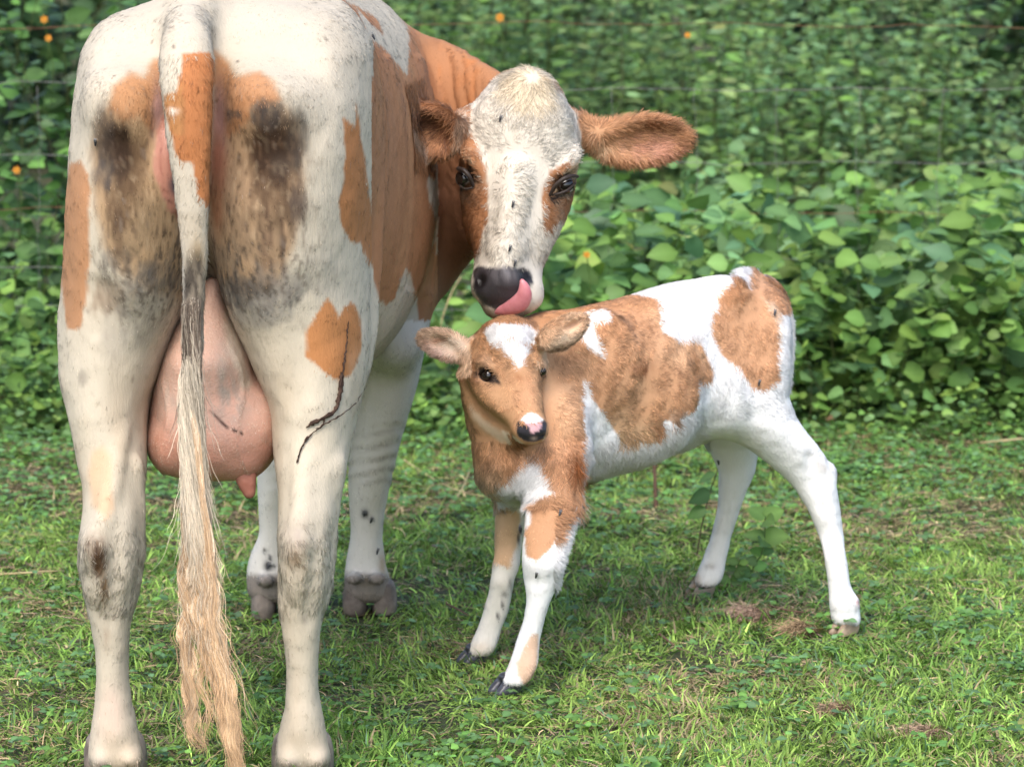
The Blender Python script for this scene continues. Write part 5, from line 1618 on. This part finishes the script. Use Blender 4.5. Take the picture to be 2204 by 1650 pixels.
def thicket(name, label, cat, regions, r, kind, pal, rows=5, **kw):
    LV, LF, LC, o = [], [], [], 0
    base, height, lean = regions
    P_, D_, Nn, Z_, (sv, sf) = shoots(base, height, lean, r, kind=kind, **kw)
    c = greens(len(P_), r, pal)
    c *= (1 + .22 * vnoise(P_, 3.0, 333))[:, None]
    V, f, cc = place_leaves(kind, P_, D_, Nn, Z_, c, rows=rows)
    sc = np.tile(np.array((.10, .12, .04)), (len(sv), 1))
    V2 = np.concatenate([V, sv]); f2 = np.concatenate([f, sf + len(V)]); c2 = np.concatenate([cc, sc])
    o_ = link(name, np_mesh(name, V2, f2, True, [leaf_m], np.clip(c2, .004, .5)))
    tag(o_, label, cat, kind='stuff')
    return len(P_)

PAL_BRIGHT = [(0.1161, 0.227, 0.0432), (0.1509, 0.2683, 0.0576), (0.0871, 0.1858, 0.0384), (0.1161, 0.227, 0.0864), (0.1858, 0.2993, 0.0576)]
PAL_MID = [(0.0577, 0.1365, 0.0273), (0.084, 0.1755, 0.0364), (0.0735, 0.156, 0.0592), (0.105, 0.195, 0.0455)]
PAL_BLUE = [(0.0966, 0.2004, 0.0876), (0.1288, 0.2405, 0.1094), (0.0805, 0.1604, 0.0657), (0.161, 0.2673, 0.0876), (0.1933, 0.2673, 0.0876)]

PAL_DARK = [(0.0245, 0.0595, 0.0154), (0.035, 0.0805, 0.021), (0.0315, 0.07, 0.028), (0.0525, 0.112, 0.028)]
r = np.random.default_rng(77)
# vine band climbing the fence: taller to the right
def band(n, y0, y1, hfun, x0=-3.2, x1=3.2, seed=1, hs=(.55, 1.1), gap=None):
    q = np.random.default_rng(seed)
    x = q.uniform(x0, x1, n); y = y0 + (y1 - y0) * q.random(n) ** 1.2
    if gap is not None:
        g = vnoise(np.stack([x, y * .5, 0 * x], -1), gap, seed + 3)
        k = g > -.12
        x, y = x[k], y[k]; n = len(x)
    h = hfun(x, y) * q.uniform(*hs, n)
    return np.c_[x, y, ground_z(x, y) - .01], h, .12 + .25 * h * q.random(n)

def h_vine(x, y):
    right = sstep(-.1, .5, x)
    p = np.stack([x, 0 * x, 0 * x], -1)
    return (.42 + .20 * right + .06 * vnoise(p, 2.4, 5) + .22 * sstep(.6, 2.2, x) * 0) * np.where(y > 11.1, 1.25, 1.0)
reg = band(900, 10.42, 12.2, h_vine, seed=11, hs=(.4, 1.15))
thicket('vine_thicket', 'bright round-leaved vines smothering the lower wires of the fence', 'vines', reg, r, 'round', PAL_BRIGHT, node=.05, leaf=.062, stems=.0016, droop=.6, toward=(0, -.6, .8), size_top=.8)
reg = band(260, 10.6, 11.6, lambda x, y: .70 + .05 * np.sin(x * 5), x0=.0, x1=3.2, seed=18, hs=(.75, 1.1))
thicket('large_leaf_vine', 'large oval leaves of a climbing vine on the right stretch of fence', 'vines', reg, r, 'ovate', PAL_BRIGHT + [(.10, .22, .10)], node=.075, leaf=.105, stems=.002, droop=.55, toward=(0, -.55, .8), size_top=.8)
reg = band(1000, 10.25, 10.8, lambda x, y: .11 + .14 * sstep(10.1, 10.7, y), seed=12)
thicket('fringe_weeds', 'small-leaved weeds along the edge of the grass below the fence', 'weeds', reg, r, 'ovate', PAL_BRIGHT + PAL_MID, node=.028, leaf=.034, stems=.001, droop=.3, toward=(0, -.6, .7))
reg = band(300, 11.2, 13.2, lambda x, y: 1.25 + .2 * np.sin(x * 3), x0=-3.6, x1=-.5, seed=13, hs=(.35, 1.1), gap=2.6)
thicket('shrub_thicket', 'dark leafy shrubs behind the fence left of the cow', 'shrubs', reg, r, 'ovate', PAL_DARK + PAL_MID[:2] + [(.11, .24, .05)], node=.055, leaf=.085, stems=.003, droop=.2, toward=(0, -.55, .8))
reg = band(760, 14.0, 16.2, lambda x, y: 1.55 + .25 * vnoise(np.stack([x, 0 * x, 0 * x], -1), 2.5, 9), x0=-1.0, x1=4.6, seed=14, hs=(.35, 1.15), gap=2.2)
thicket('weed_thicket', 'tall upright fine-leaved weeds standing blurred behind the fence at the right', 'weeds', reg, r, 'lance', PAL_BLUE + PAL_BRIGHT[:3], node=.019, leaf=.074, rows=4, stems=.0050, droop=.10, toward=(0, -.7, .7), size_top=.45)
reg = band(150, 13.2, 15.2, lambda x, y: 1.05 + .3 * vnoise(np.stack([x, 0 * x, 0 * x], -1), 2.5, 19), x0=-1.0, x1=4.2, seed=15, hs=(.6, 1.2), gap=1.8)
thicket('bramble_thicket', 'broad-leaved brambles mixed into the blurred weeds behind the fence', 'brambles', reg, r, 'ovate', PAL_BLUE, node=.040, leaf=.050, rows=4, stems=.003, droop=.35, toward=(0, -.5, .8))
reg = band(420, 16.8, 20.0, lambda x, y: 1.9 + 0 * x, x0=-5.5, x1=5.5, seed=16, hs=(.6, 1.1))
thicket('far_thicket', 'dark green growth filling the bank far behind the fence', 'undergrowth', reg, r, 'ovate', PAL_DARK, node=.07, leaf=.15, stems=.006, droop=.2, toward=(0, -.5, .8))

# broad small leaves in the turf (clover, plantain)
def turf_leaves():
    q = np.random.default_rng(91)
    def dens(x, y):
        p = np.stack([x, y, 0 * x], -1)
        return .06 + .5 * sstep(.05, .5, fnoise(p, 2.2, 341)) * sstep(-.1, .3, fnoise(p, 9, 342)) + sstep(8.8, 10.3, y) * .45
    xy = scatter_ground(11000, 6.2, 10.9, 2.8, dens, 92)
    n = len(xy)
    z = ground_z(xy[:, 0], xy[:, 1]) + q.uniform(.012, .045, n)
    ctr = np.c_[xy, z]
    Ps, Ds, Ns, Zs = [], [], [], []
    a0 = q.uniform(0, 6.28, n); sz = q.uniform(.008, .019, n)
    for k in range(3):
        a = a0 + k * 2.1
        Ps.append(ctr); Ds.append(np.stack([np.cos(a), np.sin(a), q.normal(.05, .15, n)], 1)); Ns.append(np.array([0, -.25, 1.0]) + q.normal(0, .22, (n, 3))); Zs.append(sz * q.uniform(.8, 1.2, n))
    Pp, Dd, Nn, Zz = map(np.concatenate, (Ps, Ds, Ns, Zs))
    c = greens(len(Pp), q, [(.09, .20, .04), (.12, .25, .05), (.07, .16, .035), (.11, .21, .09)])
    V, f, cc = place_leaves('round', Pp, Dd, Nn, Zz, c, rows=4)
    g = link('clover', np_mesh('clover', V, f, True, [leaf_m], cc))
    tag(g, 'small clover and weed leaves spread through the turf', 'clover', kind='stuff')
turf_leaves()

# ------------------------------------------------------------------ fence
steel = mat_noise('galvanised_wire', (.12, .115, .11), (.22, .21, .20), 60, .5, .2, .001, 200, .5)
rusty = mat_noise('rusty_wire', (.14, .06, .035), (.24, .12, .07), 60, .8, .3, .001, 200, .2)
def tube_mesh(name, pts, rad, mat, parent=None, base=(0, 0, 0), sides=6):
    pts = np.asarray(pts, float); K = len(pts)
    rad = np.broadcast_to(np.asarray(rad, float), (K,))
    tg = np.gradient(pts, axis=0); tg /= np.linalg.norm(tg, axis=1)[:, None] + 1e-9
    ref = np.array([0, 1.0, 0]) if abs(tg[0, 1]) < .8 else np.array([1.0, 0, 0])
    a = np.cross(tg, ref); a /= np.linalg.norm(a, axis=1)[:, None] + 1e-9
    b = np.cross(tg, a)
    an = np.arange(sides) * 2 * math.pi / sides
    V = pts[:, None] + rad[:, None, None] * (np.cos(an)[None, :, None] * a[:, None] + np.sin(an)[None, :, None] * b[:, None])
    i0 = np.arange(K - 1)[:, None] * sides; j = np.arange(sides)[None]
    f = np.stack([i0 + j, i0 + (j + 1) % sides, i0 + sides + (j + 1) % sides, i0 + sides + j], -1).reshape(-1, 4)
    caps = []
    for e in (0, K - 1):
        for q in range(1, sides - 2, 2):
            caps.append((e * sides, e * sides + q, e * sides + q + 1, e * sides + min(q + 2, sides - 1)))
    f = np.concatenate([f, np.array(caps)])
    return link(name, np_mesh(name, V.reshape(-1, 3) - np.asarray(base), f, True, [mat]), parent)

FY = 10.85
fence = empty('wire_fence', (0, FY, 0))
tag(fence, 'woven wire fence with rusty top strands running through the vines', 'fence')
fb = (0, FY, 0)
rf = np.random.default_rng(5)
for v, mt in ((862, steel), (775, steel), (664, steel), (566, steel), (455, rusty), (343, steel), (186, steel), (58, rusty)):
    z = P(1102, v, FY)[2]
    xs = np.linspace(-3.2, 3.2, 90)
    zz = z + .010 * np.sin(xs * 1.3 + v) + .0035 * np.sin(xs * 11 + v) + .002 * rf.normal(0, 1, 90)
    tube_mesh('wire', np.c_[xs, np.full(90, FY) + .006 * np.sin(xs * 5 + v), zz], (.0009 if v > 400 else .0009), mt, fence, fb)
ztop = P(1102, 186, FY)[2]
for k, u in enumerate(np.arange(-1150, 3300, 176)):
    x = P(u + rf.normal(0, 6), 500, FY)[0]
    if abs(x) > 3.15: continue
    zs = np.linspace(.0, ztop, 24)
    tube_mesh('stay_wire', np.c_[x + .006 * np.sin(zs * 9 + k) + .003 * rf.normal(0, 1, 24), np.full(24, FY - .004), zs], .0006, steel, fence, fb)

# ------------------------------------------------------------------ single plants, stalks, twigs and clods in the turf
stalk_m = mat_noise('dry_stalk', (.34, .27, .14), (.48, .40, .22), 30, .8, .3, .001, 120, .2)
stemg_m = mat_noise('green_stem', (.08, .14, .035), (.12, .19, .05), 30, .6, .2, .001, 120, .3)
darkst_m = mat_noise('dark_stalk', (.05, .045, .025), (.09, .07, .04), 30, .8, .3, .001, 120, .2)
brown_m = mat_noise('brown_stalk', (.11, .06, .045), (.17, .10, .07), 30, .8, .3, .001, 120, .2)

def weed(name, label, cat, base, stem_pts, leaves, kind, pal, stem_mat, rad=.002, seed=0, group=None):
    """one plant: stem tube + its foliage; leaves = list of (point index fraction, azimuth, size, droop)"""
    q = np.random.default_rng(seed)
    root = empty(name, base)
    tag(root, label, cat, group)
    sp = np.array(stem_pts, float)
    dd = np.r_[0, np.cumsum(np.linalg.norm(np.diff(sp, axis=0), axis=1))]
    _, t = crom(dd, sp, 24)
    t[0] = sp[0]
    tube_mesh('stem', t, np.linspace(rad, rad * .5, 24), stem_mat, root, base)
    if leaves:
        Pp = np.array([[np.interp(a[0], np.linspace(0, 1, 24), t[:, d]) for d in range(3)] for a in leaves])
        Dd = np.array([[math.cos(a[1]), math.sin(a[1]), a[3]] for a in leaves])
        Zz = np.array([a[2] for a in leaves])
        Nn = np.array([0, -.7, .7]) + q.normal(0, .25, Pp.shape)
        V, f, c = place_leaves(kind, Pp, Dd, Nn, Zz, greens(len(Pp), q, pal), rows=6)
        link('leaves', np_mesh('leaves', V - np.asarray(base), f, True, [leaf_m], c), root)
    return root

def whorls(n0, n1, k, size, q, droop=.15):
    out = []
    for i in range(k):
        f = n0 + (n1 - n0) * i / max(1, k - 1)
        a = q.uniform(0, 3.14)
        for s in (0, math.pi):
            out.append((f, a + s + q.normal(0, .2), size * q.uniform(.8, 1.2) * (1.1 - .45 * f), droop + q.normal(0, .15)))
    return out
q = np.random.default_rng(3)
b = G(1600, 1262)
weed('weed', 'upright round-leaved weed growing beside the calf\'s pale far hind hoof', 'weed', b,
     [b, P(1625, 1215, b[1]), P(1645, 1180, b[1]), P(1648, 1110, b[1])],
     [(.98, 2.6, .050, .5), (.98, .3, .048, .4), (.95, 5.0, .045, .1), (.72, 3.2, .050, .2), (.72, .0, .055, .1), (.68, 4.6, .046, 0), (.5, 2.8, .03, .3), (.5, .4, .034, .2), (.38, 3.4, .03, .1), (.3, .3, .034, .1), (.2, 3.6, .04, .2), (.15, 5.4, .034, .3), (.08, .8, .04, .3)],
     'heart', PAL_BRIGHT, stemg_m, .0022, 4)
b = G(1560, 1265)
weed('weed', 'low bushy weed with small leaves right in front of the calf\'s raised heel', 'weed', b, [b, P(1585, 1225, b[1]), P(1600, 1185, b[1])], whorls(.1, 1, 7, .034, q), 'ovate', PAL_BRIGHT, stemg_m, .0018, 5)
b = G(1500, 1195)
weed('dark_stalk', 'thin dark bent stalk with drooping leaves between the calf\'s belly and far hind leg', 'weed', b, [b, P(1510, 1130, b[1]), P(1530, 1050, b[1]), P(1545, 1010, b[1])], [(.75, 3.6, .06, -.5), (.95, 3.0, .05, -.4), (.9, .2, .05, -.2), (.55, 3.3, .05, -.5)], 'ovate', PAL_MID, darkst_m, .0022, 6)
b = G(1412, 1092)
weed('brown_stalk', 'straight reddish brown stalk standing under the calf\'s belly', 'stalk', b, [b, P(1410, 1040, b[1]), P(1408, 985, b[1]), P(1406, 950, b[1])], [], 'ovate', PAL_MID, brown_m, .0055, 7)
b = G(962, 905)
weed('dry_stalk', 'pale dry forked stalk leaning beside the cow\'s chest, above the calf\'s ear', 'stalk', b, [b, P(960, 800, b[1]), P(945, 700, b[1]), P(975, 620, b[1]), P(992, 596, b[1])], [(.5, .4, .06, .3), (.62, 3.0, .055, .3), (.8, .2, .05, .2)], 'round', PAL_BRIGHT, stalk_m, .0035, 8)
for k, (u, v, hh, lab) in enumerate([(905, 935, 75, 'small clump of round leaves just left of the calf\'s neck'), (940, 915, 110, 'leafy weed with pairs of round leaves at the fence foot behind the calf\'s neck'),
                                     (1330, 1010, 60, 'low green weed in the turf under the middle of the calf\'s belly'), (60, 930, 90, 'bushy green weed at the left edge of the picture beside the cow\'s thigh'),
                                     (560, 1085, 60, 'little green weed seen between the udder and the cow\'s right hind leg'), (1990, 905, 70, 'pale green weed at the right end of the grass edge')]):
    b = G(u, v)
    weed('weed', lab, 'weed', b, [b, P(u + 8, v - hh * .5, b[1]), P(u + 4, v - hh, b[1])], whorls(.15, 1, 8, .045, q), 'round', PAL_BRIGHT, stemg_m, .002, 20 + k)

def stick(name, label, cat, pts, rad, mat, group=None):
    pts = np.array(pts)
    root_b = pts.mean(0)
    dd = np.r_[0, np.cumsum(np.linalg.norm(np.diff(pts, axis=0), axis=1))]
    _, t = crom(dd, pts, 14)
    o = tube_mesh(name, t, np.linspace(rad, rad * .6, 14), mat, None, root_b)
    o.location = root_b
    tag(o, label, cat, group)
for name, lab, pts, rad, mt in [
    ('twig', 'short grey twig lying left of the calf\'s far forefoot', [(960, 1298, .012), (985, 1310, .016), (1016, 1328, .012)], .0028, brown_m),
    ('twig', 'small brown twig in the grass midway between the calf\'s fore and hind feet', [(1420, 1364, .014), (1440, 1380, .018), (1466, 1398, .012)], .0030, brown_m),
    ('straw', 'long yellow straw lying slantwise behind the cow\'s right foreleg', [(870, 990, .015), (940, 1035, .022), (1000, 1062, .018), (1075, 1072, .015)], .0022, stalk_m),
    ('straw', 'bent pale grass stem right of the cow\'s foreleg', [(1012, 1010, .02), (1000, 1040, .05), (985, 1072, .02), (945, 1105, .012)], .0018, stalk_m),
    ('straw', 'long pale straw reaching in from the right edge near the fence foot', [(2215, 942, .03), (2160, 948, .03), (2110, 952, .02)], .0035, stalk_m),
    ('straw', 'dry straw lying across the turf at the far left edge', [(-15, 1236, .015), (60, 1232, .018), (125, 1228, .012)], .003, stalk_m),
    ('twig', 'crooked dark twig right of the matted dry clod', [(1655, 1302, .014), (1690, 1312, .02), (1735, 1318, .012)], .0022, brown_m),
    ('straw', 'fine straw at the right of the calf\'s splayed hind leg', [(1860, 1010, .015), (1960, 1000, .02), (2060, 1008, .015)], .0018, stalk_m)]:
    stick(name, lab, name, [G(a, b, c) for a, b, c in pts], rad, mt)

def clod(label, u, v, rx, rz, seed, c0):
    q = np.random.default_rng(seed)
    c = G(u, v)
    root = empty('dry_clod', c)
    tag(root, label, 'clod', 'matted dry clods in the turf')
    s = mpp(c[1])
    vv, ff = sdf_mesh([Ell((0, 0, .004), (rx * s, rx * s * .75, rz * s * .8), k=.01), Ell((rx * s * .4, .01, .002), (rx * s * .5, rx * s * .5, rz * s * .6), k=.01)], .003)
    nn = vnormals(vv, ff); vv = vv + nn * (.004 * fnoise(vv, 70, seed))[:, None]
    m = mat_noise('clod_earth', tuple(x * .45 for x in c0), tuple(x * .8 for x in c0), 60, .95, .8, .004, 200, .1)
    link('lump', np_mesh('lump', vv, ff, True, [m]), root)
    n = 900
    a = q.uniform(0, 6.28, n); rr = np.sqrt(q.random(n))
    px = np.cos(a) * rr * rx * s * 1.25; py = np.sin(a) * rr * rx * s
    pz = np.maximum(.002, rz * s * .85 * (1 - rr ** 2) + q.normal(.003, .003, n))
    az = q.uniform(0, 6.28, n)
    d0 = np.stack([np.cos(az), np.sin(az), q.normal(.15, .3, n)], 1)
    az2 = az + q.normal(0, 1.2, n)
    d1 = np.stack([np.cos(az2), np.sin(az2), q.normal(-.35, .3, n)], 1)
    V, f = ribbons(np.stack([px, py, pz], 1), d0, d1, q.uniform(.012, .05, n), q.uniform(.0008, .0018, n), np.cross(d0, [0, 0, 1.0]) + np.array([0, 0, .4]), 5, lambda t: 1 - .4 * t)
    col = np.array(c0)[None] * np.exp(q.normal(0, .4, n))[:, None]
    V[:, 2] = np.maximum(V[:, 2], -.004)
    link('fibres', np_mesh('fibres', V, f, False, [mat_attr('dry_fibre', .85, .15)], np.repeat(col, 10, 0)), root)
clod('pinkish matted clod of dry grass between the calf\'s hind feet, the largest', 1608, 1330, 42, 22, 1, (.36, .25, .18))
clod('darker spiky clod of dry grass left of the calf\'s splayed hind hoof', 1722, 1362, 34, 20, 2, (.27, .19, .11))
clod('flat brown clod near the lower right corner of the grass', 1985, 1582, 36, 12, 3, (.30, .21, .14))
clod('small brown clod in the bottom grass, left of the flat one', 1800, 1532, 26, 9, 4, (.28, .19, .12))

# orange blossoms in the hedge
def flower(label, u, v, Y, size, seed):
    q = np.random.default_rng(seed)
    c = P(u, v, Y)
    root = empty('orange_flower', c)
    tag(root, label, 'flower', 'orange blossoms in the hedge')
    om = mat_attr('petal_orange', .5, .3, transl=.2)
    n = 6
    a = np.arange(n) * 6.283 / n + q.uniform(0, 1)
    Pp = np.zeros((n, 3)); Dd = np.stack([np.cos(a), np.full(n, -.35), np.sin(a)], 1)
    col = np.tile(np.array((.62, .26, .03)), (n, 1)) * q.uniform(.8, 1.2, (n, 1))
    V, f, cc = place_leaves('ovate', Pp, Dd, np.tile([0, -1., 0], (n, 1)), np.full(n, size), col, rows=5)
    link('petals', np_mesh('petals', V, f, True, [om], cc), root)
    cv_, cf_ = sdf_mesh([Ell((0, -.004, 0), (size * .25,) * 3, k=.002)], size / 14)
    link('flower_centre', np_mesh('flower_centre', cv_, cf_, True, [mat_noise('pollen', (.3, .12, .01), (.5, .25, .03), 80)]), root)
    st = [c, c + np.array([.01, .02, -.08]), c + np.array([.0, .05, -.2])]
    tube_mesh('flower_stem', np.array(st), .0014, stemg_m, root, c)
for lab, u, v, Y, s in [('orange flower at the top left corner of the hedge', 95, 42, 11.4, .013), ('orange flower just below the topmost one at the left', 104, 82, 11.3, .012), ('orange flower low in the hedge left of the cow\'s thigh', 36, 366, 11.0, .013),
                        ('orange flower high in the hedge above the cow\'s neck', 1076, 38, 11.6, .015), ('orange flower bud right of the cow\'s nose', 1263, 548, 10.45, .011), ('orange flower in the hedge above the cow\'s right-hand ear', 1480, 76, 11.8, .011)]:
    flower(lab, u, v, Y, s, int(u))
